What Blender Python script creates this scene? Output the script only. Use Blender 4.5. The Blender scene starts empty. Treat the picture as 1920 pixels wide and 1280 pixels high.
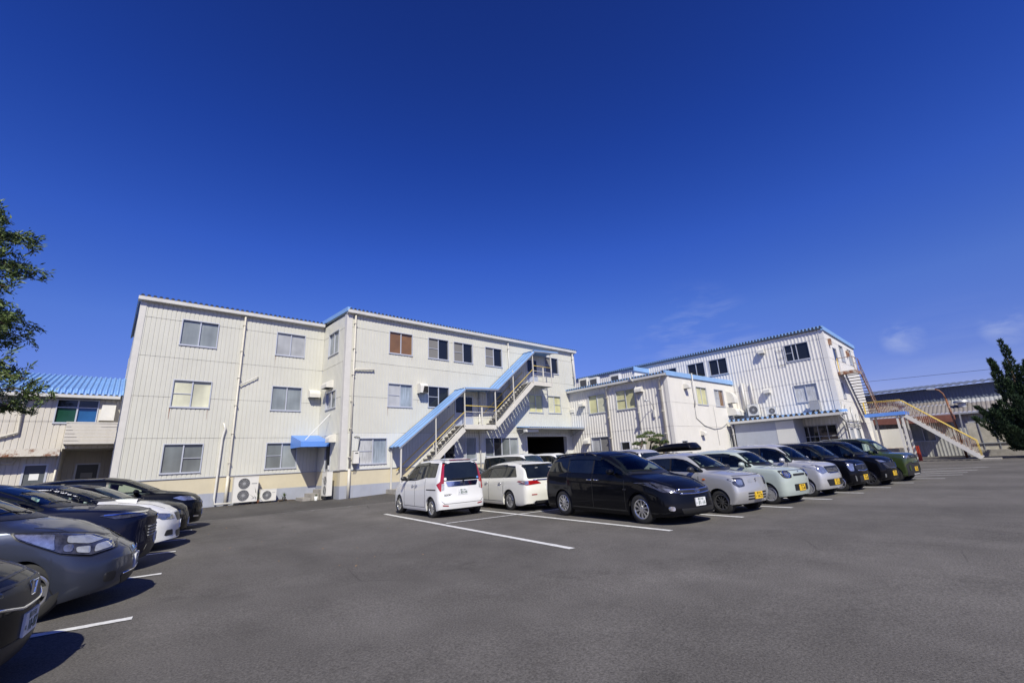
import bpy, bmesh, math, random
from mathutils import Vector, Matrix
from mathutils.bvhtree import BVHTree
R = math.radians
random.seed(7)
S = bpy.context.scene
COL = S.collection

# ------------------------------------------------------------------ camera
YAW, PITCH, ROLL = 0.7377259, 0.260979, 0.0499877
cam_d = bpy.data.cameras.new('camera'); cam = bpy.data.objects.new('camera', cam_d); COL.objects.link(cam)
cam_d.sensor_width = 36.0; cam_d.lens = 828.474 / 1920 * 36; cam_d.clip_end = 3000; cam_d.clip_start = 0.05
fw = Vector((math.sin(YAW) * math.cos(PITCH), math.cos(YAW) * math.cos(PITCH), math.sin(PITCH)))
rt = Vector((math.cos(YAW), -math.sin(YAW), 0)); dn = fw.cross(rt)
rt2 = math.cos(ROLL) * rt + math.sin(ROLL) * dn; dn2 = -math.sin(ROLL) * rt + math.cos(ROLL) * dn
cam.matrix_world = Matrix(((rt2.x, -dn2.x, -fw.x, 0), (rt2.y, -dn2.y, -fw.y, 0), (rt2.z, -dn2.z, -fw.z, 1.2), (0, 0, 0, 1)))
S.camera = cam

# ------------------------------------------------------------------ sky, sun, exposure
SUN_TRAVEL = Vector((0.36, 0.615, -0.70)).normalized()
to_sun = -SUN_TRAVEL
w = bpy.data.worlds.new("World"); S.world = w; w.use_nodes = True
nt = w.node_tree; N = nt.nodes; Lk = nt.links
bg = N['Background']; bg.inputs['Strength'].default_value = 0.085
sky = N.new('ShaderNodeTexSky'); sky.sky_type = 'NISHITA'; sky.sun_disc = False
sky.sun_elevation = math.asin(to_sun.z); sky.sun_rotation = math.atan2(to_sun.x, to_sun.y)
sky.air_density = 1.0; sky.dust_density = 0.2; sky.ozone_density = 4.0; sky.altitude = 200
gam = N.new('ShaderNodeGamma'); gam.inputs[1].default_value = 1.0
hs = N.new('ShaderNodeHueSaturation'); hs.inputs['Saturation'].default_value = 1.3; hs.inputs['Hue'].default_value = 0.512; tint = N.new('ShaderNodeMix'); tint.data_type = 'RGBA'; tint.blend_type = 'MULTIPLY'; tint.inputs['Factor'].default_value = 1; tint.inputs['B'].default_value = (0.88, 0.685, 1.14, 1); hs.inputs['Value'].default_value = 1.0
Lk.new(sky.outputs[0], gam.inputs[0]); Lk.new(gam.outputs[0], hs.inputs['Color'])
# thin cirrus low behind the roofs, two small puffs further right (placed by compass direction)
tc = N.new('ShaderNodeTexCoord')
def mth(op, a, b_=None, c=None):
    m = N.new('ShaderNodeMath'); m.operation = op
    for i, v in enumerate((a, b_, c)):
        if v is None: continue
        if isinstance(v, (int, float)): m.inputs[i].default_value = v
        else: Lk.new(v, m.inputs[i])
    return m.outputs[0]
def cloud(center, r_in, r_out, scale, stretch, lo, hi, amt, seed):
    d = N.new('ShaderNodeVectorMath'); d.operation = 'DOT_PRODUCT'; d.inputs[1].default_value = Vector(center).normalized(); Lk.new(tc.outputs['Generated'], d.inputs[0])
    mk = N.new('ShaderNodeMapRange'); mk.interpolation_type = 'SMOOTHSTEP'; mk.inputs[1].default_value = math.cos(R(r_out)); mk.inputs[2].default_value = math.cos(R(r_in)); Lk.new(d.outputs['Value'], mk.inputs[0])
    mp = N.new('ShaderNodeMapping'); mp.inputs['Scale'].default_value = stretch; mp.inputs['Location'].default_value = (seed, seed * .7, 0); mp.inputs['Rotation'].default_value = (0.25, -0.2, 0.72); Lk.new(tc.outputs['Generated'], mp.inputs[0])
    n = N.new('ShaderNodeTexNoise'); n.inputs['Scale'].default_value = scale; n.inputs['Detail'].default_value = 8; n.inputs['Roughness'].default_value = 0.6; n.inputs['Distortion'].default_value = 0.3; Lk.new(mp.outputs[0], n.inputs['Vector'])
    r = N.new('ShaderNodeMapRange'); r.inputs[1].default_value = lo; r.inputs[2].default_value = hi; r.inputs[4].default_value = amt; Lk.new(n.outputs[0], r.inputs[0])
    return mth('MULTIPLY', r.outputs[0], mk.outputs[0])
c1 = cloud((0.885, 0.405, 0.2), 1, 9, 6.0, (1.2, 1.2, 5.0), 0.45, 0.85, 0.38, 3.1)
c2 = cloud((0.982, 0.096, 0.166), 0.0, 2.0, 13, (1, 1, 1.6), 0.44, 0.70, 0.42, 1.7)
c3 = cloud((0.987, -0.022, 0.159), 0.0, 2.0, 13, (1, 1, 1.6), 0.44, 0.70, 0.42, 5.2)
c4 = cloud((0.99, 0.05, 0.05), 3, 11, 4.0, (1, 1, 7.0), 0.4, 0.8, 0.14, 8.4)
fac = mth('MINIMUM', mth('ADD', mth('ADD', c1, c2), mth('ADD', c3, c4)), 0.8)
mx = N.new('ShaderNodeMix'); mx.data_type = 'RGBA'; mx.inputs['B'].default_value = (5.2, 5.9, 8.2, 1)
Lk.new(fac, mx.inputs['Factor']); Lk.new(hs.outputs[0], tint.inputs['A']); sz = N.new('ShaderNodeSeparateXYZ'); Lk.new(tc.outputs['Generated'], sz.inputs[0])
air = N.new('ShaderNodeValToRGB'); Lk.new(sz.outputs[2], air.inputs[0]); E_ = air.color_ramp.elements   # clear-air depth: paler low down, deeper overhead (halved to fit the ramp)
for p_, c_ in ((0.0, (.5, .5, .46)), (0.14, (.52, .52, .47)), (0.27, (.76, .71, .56)), (0.42, (.65, .65, .62)), (0.6, (.485, .5, .54)), (0.8, (.46, .385, .415)), (1.0, (.44, .36, .40))):
    e_ = E_[0] if p_ == 0 else (E_[len(E_) - 1] if p_ == 1 else E_.new(p_)); e_.position = p_; e_.color = (*c_, 1)
ab = N.new('ShaderNodeMix'); ab.data_type = 'RGBA'; ab.blend_type = 'MULTIPLY'; ab.inputs['Factor'].default_value = 1; Lk.new(tint.outputs['Result'], ab.inputs['A']); Lk.new(air.outputs[0], ab.inputs['B'])
db = N.new('ShaderNodeVectorMath'); db.operation = 'SCALE'; db.inputs['Scale'].default_value = 2.0; Lk.new(ab.outputs['Result'], db.inputs[0]); Lk.new(db.outputs[0], mx.inputs['A']); Lk.new(mx.outputs['Result'], bg.inputs['Color'])

sun_d = bpy.data.lights.new('sun', 'SUN'); sun_d.energy = 4.4; sun_d.angle = R(0.53); sun_d.color = (1.0, 0.955, 0.82)
sun = bpy.data.objects.new('sun', sun_d); COL.objects.link(sun)
sun.rotation_euler = to_sun.to_track_quat('Z', 'Y').to_euler(); sun.location = (-20, -40, 60)
S.view_settings.view_transform = 'Standard'; S.view_settings.look = 'None'; S.view_settings.gamma = 1.0
S.view_settings.exposure = 0.25
S.cycles.caustics_reflective = False; S.cycles.caustics_refractive = False

# ------------------------------------------------------------------ helpers
def tag(o, label=None, cat=None, group=None, kind=None):
    if label: o['label'] = label
    if cat: o['category'] = cat
    if group: o['group'] = group
    if kind: o['kind'] = kind
    return o

class MB:
    def __init__(s): s.v = []; s.f = []
    def face(s, *pts):
        b = len(s.v); s.v += [tuple(p) for p in pts]; s.f.append(tuple(range(b, b + len(pts))))
    def hexa(s, p):  # 8 corners, bottom ring then top ring
        b = len(s.v); s.v += [tuple(q) for q in p]
        for f in ((0, 1, 2, 3), (7, 6, 5, 4), (0, 4, 5, 1), (1, 5, 6, 2), (2, 6, 7, 3), (3, 7, 4, 0)):
            s.f.append(tuple(b + i for i in f))
    def box(s, x0, x1, y0, y1, z0, z1):
        s.hexa([(x0, y0, z0), (x1, y0, z0), (x1, y1, z0), (x0, y1, z0), (x0, y0, z1), (x1, y0, z1), (x1, y1, z1), (x0, y1, z1)])
    def fbox(s, F, u0, u1, v0, v1, n0, n1):
        s.hexa([F(u0, v0, n0), F(u1, v0, n0), F(u1, v0, n1), F(u0, v0, n1), F(u0, v1, n0), F(u1, v1, n0), F(u1, v1, n1), F(u0, v1, n1)])
    def bar(s, a, b, wd, ht=None, up=Vector((0, 0, 1))):  # rectangular bar between two points
        ht = ht or wd; a = Vector(a); b = Vector(b); d = (b - a).normalized()
        if abs(d.dot(up)) > 0.98: up = Vector((0, 1, 0))
        sd = d.cross(up).normalized(); u2 = sd.cross(d).normalized()
        c = [(-1, -1), (1, -1), (1, 1), (-1, 1)]
        s.hexa([a + sd * wd / 2 * i + u2 * ht / 2 * j for i, j in c] + [b + sd * wd / 2 * i + u2 * ht / 2 * j for i, j in c])
    def tube(s, pts, r, n=8, cap=True):
        pts = [Vector(p) for p in pts]; rs = r if isinstance(r, (list, tuple)) else [r] * len(pts)
        base = len(s.v); prev = None
        for i, p in enumerate(pts):
            d = (pts[min(i + 1, len(pts) - 1)] - pts[max(i - 1, 0)]).normalized()
            if prev is None:
                prev = d.orthogonal().normalized()
            prev = (prev - d * prev.dot(d)).normalized(); q = d.cross(prev)
            for k in range(n):
                a = 2 * math.pi * k / n
                s.v.append(tuple(p + rs[i] * (prev * math.cos(a) + q * math.sin(a))))
        for i in range(len(pts) - 1):
            for k in range(n):
                a = base + i * n + k; b = base + i * n + (k + 1) % n
                s.f.append((a, b, b + n, a + n))
        if cap:
            s.f.append(tuple(base + k for k in range(n))); e = base + (len(pts) - 1) * n
            s.f.append(tuple(e + k for k in reversed(range(n))))
    def lathe(s, prof, axis, o, n=32):  # prof: (radius, along)
        o = Vector(o); ax = Vector(axis).normalized(); e1 = ax.orthogonal().normalized(); e2 = ax.cross(e1)
        base = len(s.v)
        for r, t in prof:
            for k in range(n):
                a = 2 * math.pi * k / n
                s.v.append(tuple(o + ax * t + r * (e1 * math.cos(a) + e2 * math.sin(a))))
        for i in range(len(prof) - 1):
            for k in range(n):
                a = base + i * n + k; b = base + i * n + (k + 1) % n
                s.f.append((a, b, b + n, a + n))
    def build(s, name, mat, parent=None, smooth=False, fix=True, auto=None):
        me = bpy.data.meshes.new(name); off = Vector((0, 0, 0)); p = parent
        while p is not None: off += p.location; p = p.parent
        me.from_pydata([tuple(Vector(v) - off) for v in s.v], [], s.f)
        if fix:
            bm = bmesh.new(); bm.from_mesh(me); bmesh.ops.recalc_face_normals(bm, faces=bm.faces); bm.to_mesh(me); bm.free()
        if smooth or auto:
            me.shade_smooth()
            if auto: me.set_sharp_from_angle(angle=R(auto))
        me.materials.append(mat)
        o = bpy.data.objects.new(name, me); COL.objects.link(o)
        if parent is not None: o.parent = parent
        return o

def thing(name, label, cat, loc=(0, 0, 0), group=None):
    o = bpy.data.objects.new(name, None); COL.objects.link(o); o.location = loc; o.empty_display_size = 0.3
    return tag(o, label, cat, group)
def copy_tree(o, parent=None):
    c = o.copy(); COL.objects.link(c); c.parent = parent
    for ch in list(o.children): copy_tree(ch, c)
    return c

# ------------------------------------------------------------------ materials
def mat(name, col, rough=0.5, metal=0.0, spec=0.5, coat=0.0, var=0.0, vs=2.0, bump=0.0, bs=40.0, streak=0.0, dirt=None, vstretch=1.0, coatr=0.03):
    m = bpy.data.materials.new(name); m.use_nodes = True; t = m.node_tree; b = t.nodes['Principled BSDF']
    b.inputs['Base Color'].default_value = (*col, 1); b.inputs['Roughness'].default_value = rough; b.inputs['Metallic'].default_value = metal
    b.inputs['Specular IOR Level'].default_value = spec; b.inputs['Coat Weight'].default_value = coat; b.inputs['Coat Roughness'].default_value = coatr
    geo = t.nodes.new('ShaderNodeTexCoord'); last = None
    if var:
        mp = t.nodes.new('ShaderNodeMapping'); mp.inputs['Scale'].default_value = (1, 1, vstretch)
        n = t.nodes.new('ShaderNodeTexNoise'); n.inputs['Scale'].default_value = vs; n.inputs['Detail'].default_value = 6; n.inputs['Roughness'].default_value = 0.65
        t.links.new(geo.outputs['Object'], mp.inputs[0]); t.links.new(mp.outputs[0], n.inputs['Vector'])
        r = t.nodes.new('ShaderNodeMapRange'); r.inputs['From Min'].default_value = 0.3; r.inputs['From Max'].default_value = 0.7
        r.inputs['To Min'].default_value = 1 - var; r.inputs['To Max'].default_value = 1 + var * 0.5
        t.links.new(n.outputs[0], r.inputs[0])
        x = t.nodes.new('ShaderNodeMix'); x.data_type = 'RGBA'; x.blend_type = 'MULTIPLY'; x.inputs['Factor'].default_value = 1
        x.inputs['A'].default_value = (*col, 1); t.links.new(r.outputs[0], x.inputs['B']); last = x.outputs['Result']
    if streak:
        mp = t.nodes.new('ShaderNodeMapping'); mp.inputs['Scale'].default_value = (4, 4, 0.22)
        n = t.nodes.new('ShaderNodeTexNoise'); n.inputs['Scale'].default_value = 1.6; n.inputs['Detail'].default_value = 7; n.inputs['Roughness'].default_value = 0.7
        t.links.new(geo.outputs['Object'], mp.inputs[0]); t.links.new(mp.outputs[0], n.inputs['Vector'])
        r = t.nodes.new('ShaderNodeMapRange'); r.inputs['From Min'].default_value = 0.5; r.inputs['From Max'].default_value = 0.8; r.inputs['To Max'].default_value = streak
        t.links.new(n.outputs[0], r.inputs[0])
        x = t.nodes.new('ShaderNodeMix'); x.data_type = 'RGBA'; t.links.new(r.outputs[0], x.inputs['Factor'])
        x.inputs['A'].default_value = (*col, 1); x.inputs['B'].default_value = (*(dirt or (0.25, 0.2, 0.14)), 1)
        if last: t.links.new(last, x.inputs['A'])
        last = x.outputs['Result']
    if last: t.links.new(last, b.inputs['Base Color'])
    if bump:
        n = t.nodes.new('ShaderNodeTexNoise'); n.inputs['Scale'].default_value = bs; n.inputs['Detail'].default_value = 4
        t.links.new(geo.outputs['Object'], n.inputs['Vector'])
        bp = t.nodes.new('ShaderNodeBump'); bp.inputs['Strength'].default_value = bump; bp.inputs['Distance'].default_value = 0.01
        t.links.new(n.outputs[0], bp.inputs['Height']); t.links.new(bp.outputs[0], b.inputs['Normal'])
    return m

def asphalt(name, col, warm=1.0):
    m = mat(name, col, rough=0.9, spec=0.12); t = m.node_tree; b = t.nodes['Principled BSDF']; g = t.nodes.new('ShaderNodeTexCoord')
    def noise(sc, det=5, ro=0.6):
        n = t.nodes.new('ShaderNodeTexNoise'); n.inputs['Scale'].default_value = sc; n.inputs['Detail'].default_value = det; n.inputs['Roughness'].default_value = ro
        t.links.new(g.outputs['Object'], n.inputs['Vector']); return n
    def rng(o, a, b_, c, d):
        r = t.nodes.new('ShaderNodeMapRange'); r.inputs[1].default_value = a; r.inputs[2].default_value = b_; r.inputs[3].default_value = c; r.inputs[4].default_value = d
        t.links.new(o, r.inputs[0]); return r.outputs[0]
    def mul(a, b_):
        x = t.nodes.new('ShaderNodeMath'); x.operation = 'MULTIPLY'; t.links.new(a, x.inputs[0]); t.links.new(b_, x.inputs[1]); return x.outputs[0]
    big = rng(noise(0.22, 4).outputs[0], 0.3, 0.7, 0.8, 1.16)
    mid = rng(noise(1.7, 5).outputs[0], 0.3, 0.7, 0.9, 1.1)
    fine = rng(noise(52, 3, 0.8).outputs[0], 0.25, 0.75, 0.4, 1.6)
    vo = t.nodes.new('ShaderNodeTexVoronoi'); vo.inputs['Scale'].default_value = 55; t.links.new(g.outputs['Object'], vo.inputs['Vector'])
    ps = rng(vo.outputs['Distance'], 0.0, 0.16, 2.3, 1.0)
    # only a few of the stones are pale
    sel = t.nodes.new('ShaderNodeSeparateColor'); t.links.new(vo.outputs['Color'], sel.inputs[0])
    gate = t.nodes.new('ShaderNodeMath'); gate.operation = 'GREATER_THAN'; gate.inputs[1].default_value = 0.86; t.links.new(sel.outputs[0], gate.inputs[0])
    mxs = t.nodes.new('ShaderNodeMix'); t.links.new(gate.outputs[0], mxs.inputs['Factor']); mxs.inputs['A'].default_value = 1; t.links.new(ps, mxs.inputs['B'])
    mpv = t.nodes.new('ShaderNodeMapping'); mpv.inputs['Rotation'].default_value = (0, 0, 0.14); mpv.inputs['Scale'].default_value = (1.0, 0.12, 1); t.links.new(g.outputs['Object'], mpv.inputs[0])
    lane = t.nodes.new('ShaderNodeTexNoise'); lane.inputs['Scale'].default_value = 0.55; lane.inputs['Detail'].default_value = 5; t.links.new(mpv.outputs[0], lane.inputs['Vector'])
    lanes = rng(lane.outputs[0], 0.35, 0.7, 0.84, 1.12)
    wn = noise(0.9, 4); wa = t.nodes.new('ShaderNodeMix'); wa.data_type = 'VECTOR'; wa.inputs['Factor'].default_value = 0.12; t.links.new(g.outputs['Object'], wa.inputs['A']); t.links.new(wn.outputs['Color'], wa.inputs['B'])
    ck = t.nodes.new('ShaderNodeTexVoronoi'); ck.feature = 'DISTANCE_TO_EDGE'; ck.inputs['Scale'].default_value = 0.30; t.links.new(wa.outputs['Result'], ck.inputs['Vector'])
    ckl = rng(ck.outputs['Distance'], 0.0, 0.0045, 0.55, 1.0); ckm = rng(noise(0.16, 3).outputs[0], 0.52, 0.6, 0.0, 1.0)
    cmx = t.nodes.new('ShaderNodeMix'); t.links.new(ckm, cmx.inputs['Factor']); cmx.inputs['A'].default_value = 1; t.links.new(ckl, cmx.inputs['B'])
    st_ = rng(noise(0.75, 5, 0.7).outputs[0], 0.60, 0.74, 1.0, 0.72)
    tot = mul(mul(mul(big, mid), mul(fine, mxs.outputs['Result'])), mul(mul(lanes, cmx.outputs['Result']), st_))
    x = t.nodes.new('ShaderNodeMix'); x.data_type = 'RGBA'; x.blend_type = 'MULTIPLY'; x.inputs['Factor'].default_value = 1; x.inputs['A'].default_value = (*col, 1)
    t.links.new(tot, x.inputs['B']); t.links.new(x.outputs['Result'], b.inputs['Base Color'])
    bp = t.nodes.new('ShaderNodeBump'); bp.inputs['Strength'].default_value = 0.5; bp.inputs['Distance'].default_value = 0.006
    t.links.new(fine, bp.inputs['Height']); t.links.new(bp.outputs[0], b.inputs['Normal'])
    return m

def siding_mat(name, col, seams=(), streak=0.13, base=0.0):
    """painted steel siding: faint vertical dirt, sooty lines at the sheet laps (seam heights are local z)"""
    m = mat(name, col, rough=0.42, spec=0.4, var=0.06, vs=0.7, streak=streak, dirt=(0.36, 0.32, 0.26)); t = m.node_tree; b = t.nodes['Principled BSDF']
    src = b.inputs['Base Color'].links[0].from_socket
    g = t.nodes.new('ShaderNodeTexCoord'); s = t.nodes.new('ShaderNodeSeparateXYZ'); t.links.new(g.outputs['Object'], s.inputs[0])
    acc = None
    for z in seams:
        c = t.nodes.new('ShaderNodeMath'); c.operation = 'COMPARE'; c.inputs[1].default_value = z + 0.396; c.inputs[2].default_value = 0.010; t.links.new(s.outputs[2], c.inputs[0])
        if acc is None: acc = c.outputs[0]
        else:
            a = t.nodes.new('ShaderNodeMath'); a.operation = 'MAXIMUM'; t.links.new(acc, a.inputs[0]); t.links.new(c.outputs[0], a.inputs[1]); acc = a.outputs[0]
    if acc is not None:
        n = t.nodes.new('ShaderNodeTexNoise'); n.inputs['Scale'].default_value = 1.3; n.inputs['Detail'].default_value = 4; t.links.new(g.outputs['Object'], n.inputs['Vector'])
        r = t.nodes.new('ShaderNodeMapRange'); r.inputs[1].default_value = 0.35; r.inputs[2].default_value = 0.65; r.inputs[3].default_value = 0.3; r.inputs[4].default_value = 0.8; t.links.new(n.outputs[0], r.inputs[0])
        mm = t.nodes.new('ShaderNodeMath'); mm.operation = 'MULTIPLY'; t.links.new(acc, mm.inputs[0]); t.links.new(r.outputs[0], mm.inputs[1])
        x = t.nodes.new('ShaderNodeMix'); x.data_type = 'RGBA'; t.links.new(mm.outputs[0], x.inputs['Factor']); t.links.new(src, x.inputs['A']); x.inputs['B'].default_value = (0.16, 0.15, 0.13, 1)
        t.links.new(x.outputs['Result'], b.inputs['Base Color'])
    return m

def rusty(name, col, amount=0.5, sc=3.0, lo=0.5):
    m = mat(name, col, rough=0.6, var=0.1); t = m.node_tree; b = t.nodes['Principled BSDF']; src = b.inputs['Base Color'].links[0].from_socket
    g = t.nodes.new('ShaderNodeTexCoord'); n = t.nodes.new('ShaderNodeTexNoise'); n.inputs['Scale'].default_value = sc; n.inputs['Detail'].default_value = 8; n.inputs['Roughness'].default_value = 0.7
    t.links.new(g.outputs['Object'], n.inputs['Vector'])
    r = t.nodes.new('ShaderNodeMapRange'); r.inputs[1].default_value = lo; r.inputs[2].default_value = lo + 0.12; r.inputs[4].default_value = amount; t.links.new(n.outputs[0], r.inputs[0])
    x = t.nodes.new('ShaderNodeMix'); x.data_type = 'RGBA'; t.links.new(r.outputs[0], x.inputs['Factor']); t.links.new(src, x.inputs['A']); x.inputs['B'].default_value = (0.2, 0.07, 0.025, 1)
    t.links.new(x.outputs['Result'], b.inputs['Base Color']); return m

def folds(name, col, sc=26, amp=0.25):
    """curtain or blind behind glass: shading of soft vertical folds put into the colour, glass reflection on top"""
    m = mat(name, col, rough=0.7, spec=0.3, coat=1.0); t = m.node_tree; b = t.nodes['Principled BSDF']
    g = t.nodes.new('ShaderNodeTexCoord'); mp = t.nodes.new('ShaderNodeMapping'); mp.inputs['Scale'].default_value = (1, 1, 0.06)
    n = t.nodes.new('ShaderNodeTexNoise'); n.inputs['Scale'].default_value = sc; n.inputs['Detail'].default_value = 2
    t.links.new(g.outputs['Object'], mp.inputs[0]); t.links.new(mp.outputs[0], n.inputs['Vector'])
    r = t.nodes.new('ShaderNodeMapRange'); r.inputs[1].default_value = 0.3; r.inputs[2].default_value = 0.7; r.inputs[3].default_value = 1 - amp; r.inputs[4].default_value = 1.1; t.links.new(n.outputs[0], r.inputs[0])
    x = t.nodes.new('ShaderNodeMix'); x.data_type = 'RGBA'; x.blend_type = 'MULTIPLY'; x.inputs['Factor'].default_value = 1; x.inputs['A'].default_value = (*col, 1); t.links.new(r.outputs[0], x.inputs['B'])
    n2 = t.nodes.new('ShaderNodeTexNoise'); n2.inputs['Scale'].default_value = 0.9; n2.inputs['Detail'].default_value = 3; t.links.new(g.outputs['Object'], n2.inputs['Vector'])
    r2 = t.nodes.new('ShaderNodeMapRange'); r2.inputs[1].default_value = .3; r2.inputs[2].default_value = .7; r2.inputs[3].default_value = .72; r2.inputs[4].default_value = 1.15; t.links.new(n2.outputs[0], r2.inputs[0])
    y = t.nodes.new('ShaderNodeMix'); y.data_type = 'RGBA'; y.blend_type = 'MULTIPLY'; y.inputs['Factor'].default_value = 1; t.links.new(x.outputs['Result'], y.inputs['A']); t.links.new(r2.outputs[0], y.inputs['B'])
    t.links.new(y.outputs['Result'], b.inputs['Base Color']); return m

SEAMS = [1.2 + 25 * k for k in (0.3242715, 0.24255573, 0.15932491, 0.07602902)]
SB = 1.2 + 25 * -0.00475686      # bottom of the siding
M = dict(
    asph=asphalt('parking_asphalt', (0.130, 0.122, 0.114)), asph_old=asphalt('old_asphalt', (0.092, 0.087, 0.082)),
    paint=mat('white_road_paint', (0.72, 0.72, 0.70), 0.7, var=0.3, vs=14, bump=0.3), paint_old=mat('worn_road_paint', (0.3, 0.29, 0.27), 0.8, var=0.5, vs=6),
    siding=siding_mat('cream_siding', (0.605, 0.597, 0.53), SEAMS), siding_w=siding_mat('white_siding', (0.65, 0.65, 0.61), SEAMS),
    sid_s=siding_mat('white_big_rib_siding', (0.72, 0.695, 0.64), (4.60, 2.93)), sid_t=siding_mat('white_tall_siding', (0.74, 0.72, 0.675), (9.1, 7.6, 5.95, 4.35)),
    sid_a=siding_mat('annex_siding', (0.60, 0.565, 0.50), (3.9, 5.0), streak=0.35),
    trim=mat('white_trim', (0.64, 0.62, 0.575), 0.4, var=0.08, vs=3), gutter=mat('gutter_grey_white', (0.60, 0.59, 0.56), 0.45, var=0.1, vs=1.5, streak=0.2),
    pvc=mat('cream_pvc_pipe', (0.60, 0.565, 0.48), 0.4, var=0.1, vs=3), yellowwall=mat('pale_yellow_render', (0.60, 0.535, 0.385), 0.75, var=0.07, vs=1.2, bump=0.15, streak=0.12, dirt=(0.4, 0.33, 0.2)),
    greywall=mat('blue_grey_render', (0.36, 0.38, 0.44), 0.75, var=0.1, vs=1.5, bump=0.15, streak=0.2),
    frame=mat('aluminium_frame', (0.55, 0.57, 0.62), 0.35, metal=0.2, var=0.05), frame_w=mat('white_frame', (0.7, 0.7, 0.68), 0.4),
    blueroof=mat('sky_blue_roof', (0.195, 0.36, 0.66), 0.5, var=0.15, vs=1.2, streak=0.25, dirt=(0.08, 0.12, 0.2)), bluetrim=mat('sky_blue_trim', (0.255, 0.44, 0.74), 0.35, var=0.08, vs=1.5),
    blueawn=mat('blue_awning', (0.12, 0.28, 0.74), 0.45, var=0.06, vs=2), dark=mat('opening_shade', (0.012, 0.012, 0.013), 0.9), ridge_shade=mat('ridge_end_shade', (0.03, 0.03, 0.035), 0.6),  # near-black colours stand in for shade inside openings and ridge ends
    stairw=rusty('stair_cream_paint', (0.66, 0.63, 0.56), 0.85, 2.2, 0.64), yellow=mat('yellow_handrail', (0.72, 0.52, 0.09), 0.45, var=0.08), tread=mat('stair_tread', (0.16, 0.155, 0.14), 0.8, var=0.25, vs=5),
    rustc=rusty('rusty_canopy', (0.62, 0.58, 0.5), 1.0, 3.4, 0.5), rust=rusty('rusty_steel', (0.5, 0.45, 0.38), 0.95, 2.5, 0.42), rustpole=rusty('rusty_pole', (0.3, 0.2, 0.15), 0.9, 3.0, 0.35),
    steel=mat('galvanised', (0.45, 0.46, 0.47), 0.45, metal=0.5, var=0.15), concrete=mat('old_concrete', (0.33, 0.31, 0.28), 0.9, var=0.25, vs=4, bump=0.4),
    hood=mat('cream_metal_hood', (0.70, 0.68, 0.62), 0.45, var=0.1, vs=3), acw=mat('ac_white', (0.72, 0.70, 0.64), 0.45, var=0.05), acg=mat('ac_dark_grille', (0.06, 0.06, 0.065), 0.6), acs=mat('ac_grey_grille', (0.33, 0.33, 0.33), 0.5),
    plastic=mat('black_plastic', (0.02, 0.02, 0.022), 0.45), rubber=mat('tyre_rubber', (0.022, 0.022, 0.022), 0.8, bump=0.2), alloy=mat('alloy_rim', (0.62, 0.62, 0.62), 0.28, metal=0.85), alloyd=mat('dark_alloy', (0.12, 0.12, 0.125), 0.35, metal=0.7),
    steelrim=mat('steel_cap', (0.5, 0.5, 0.5), 0.4, metal=0.6), chrome=mat('chrome', (0.75, 0.76, 0.8), 0.08, metal=1.0),
    g_grey=folds('blind_grey', (0.25, 0.28, 0.29), 5, 0.12), g_lt=folds('screen_light_grey', (0.42, 0.43, 0.44), 3, 0.06), g_mid=mat('insect_screen', (0.20, 0.195, 0.19), 0.75, spec=0.2, var=0.05, vs=1), g_yel=folds('yellow_film', (0.62, 0.60, 0.33), 3, 0.08), g_lyel=folds('pale_yellow_blind', (0.66, 0.65, 0.48), 3, 0.08),
    g_dark=mat('dark_glass', (0.012, 0.014, 0.018), 0.04, spec=0.6), g_brown=mat('brown_board', (0.20, 0.098, 0.030), 0.5, var=0.3, vs=1.5, coat=1.0), g_cur=folds('white_curtain', (0.55, 0.56, 0.56), 34, 0.4), g_curb=folds('blue_white_curtain', (0.34, 0.40, 0.46), 30, 0.4), g_slat=folds('grey_slats', (0.16, 0.18, 0.18), 2, 0.3),
    g_green=mat('green_film', (0.012, 0.06, 0.036), 0.1, spec=0.5, var=0.2, vs=2), g_bluef=mat('blue_film', (0.02, 0.10, 0.27), 0.1, spec=0.5, var=0.2, vs=2), doorgrey=mat('blue_grey_door', (0.36, 0.40, 0.50), 0.4, var=0.05), doordark=mat('dark_grey_door', (0.10, 0.11, 0.115), 0.45, var=0.1), paper=mat('white_paper', (0.75, 0.75, 0.73), 0.7),
    beige=mat('beige_panel', (0.58, 0.53, 0.40), 0.6, var=0.08), greyshed=mat('pale_blue_grey_panel', (0.40, 0.43, 0.49), 0.5, var=0.08, vs=2, streak=0.2),
    w_blue=mat('slate_blue_wall', (0.10, 0.12, 0.165), 0.6, var=0.1), w_roof=mat('weathered_grey_roof', (0.23, 0.21, 0.195), 0.8, var=0.25, vs=0.6, streak=0.5, dirt=(0.13, 0.09, 0.07)), w_roof2=mat('pale_new_roof', (0.38, 0.39, 0.40), 0.6, var=0.1, vs=1), w_red=mat('faded_red_canopy', (0.22, 0.085, 0.06), 0.7, var=0.3, vs=1.5), w_wall=mat('grey_shed_wall', (0.4, 0.4, 0.38), 0.6, var=0.2, vs=1.5, streak=0.5), red=mat('red_board', (0.5, 0.06, 0.03), 0.5), tank=mat('dirty_cream_tank', (0.5, 0.47, 0.4), 0.5, var=0.25, vs=2, streak=0.5),
    bark=mat('bark', (0.10, 0.075, 0.055), 0.9, var=0.3, vs=8, bump=0.6), terracotta=mat('terracotta', (0.3, 0.12, 0.06), 0.8), black=mat('satin_black', (0.015, 0.015, 0.015), 0.4),
)
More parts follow.
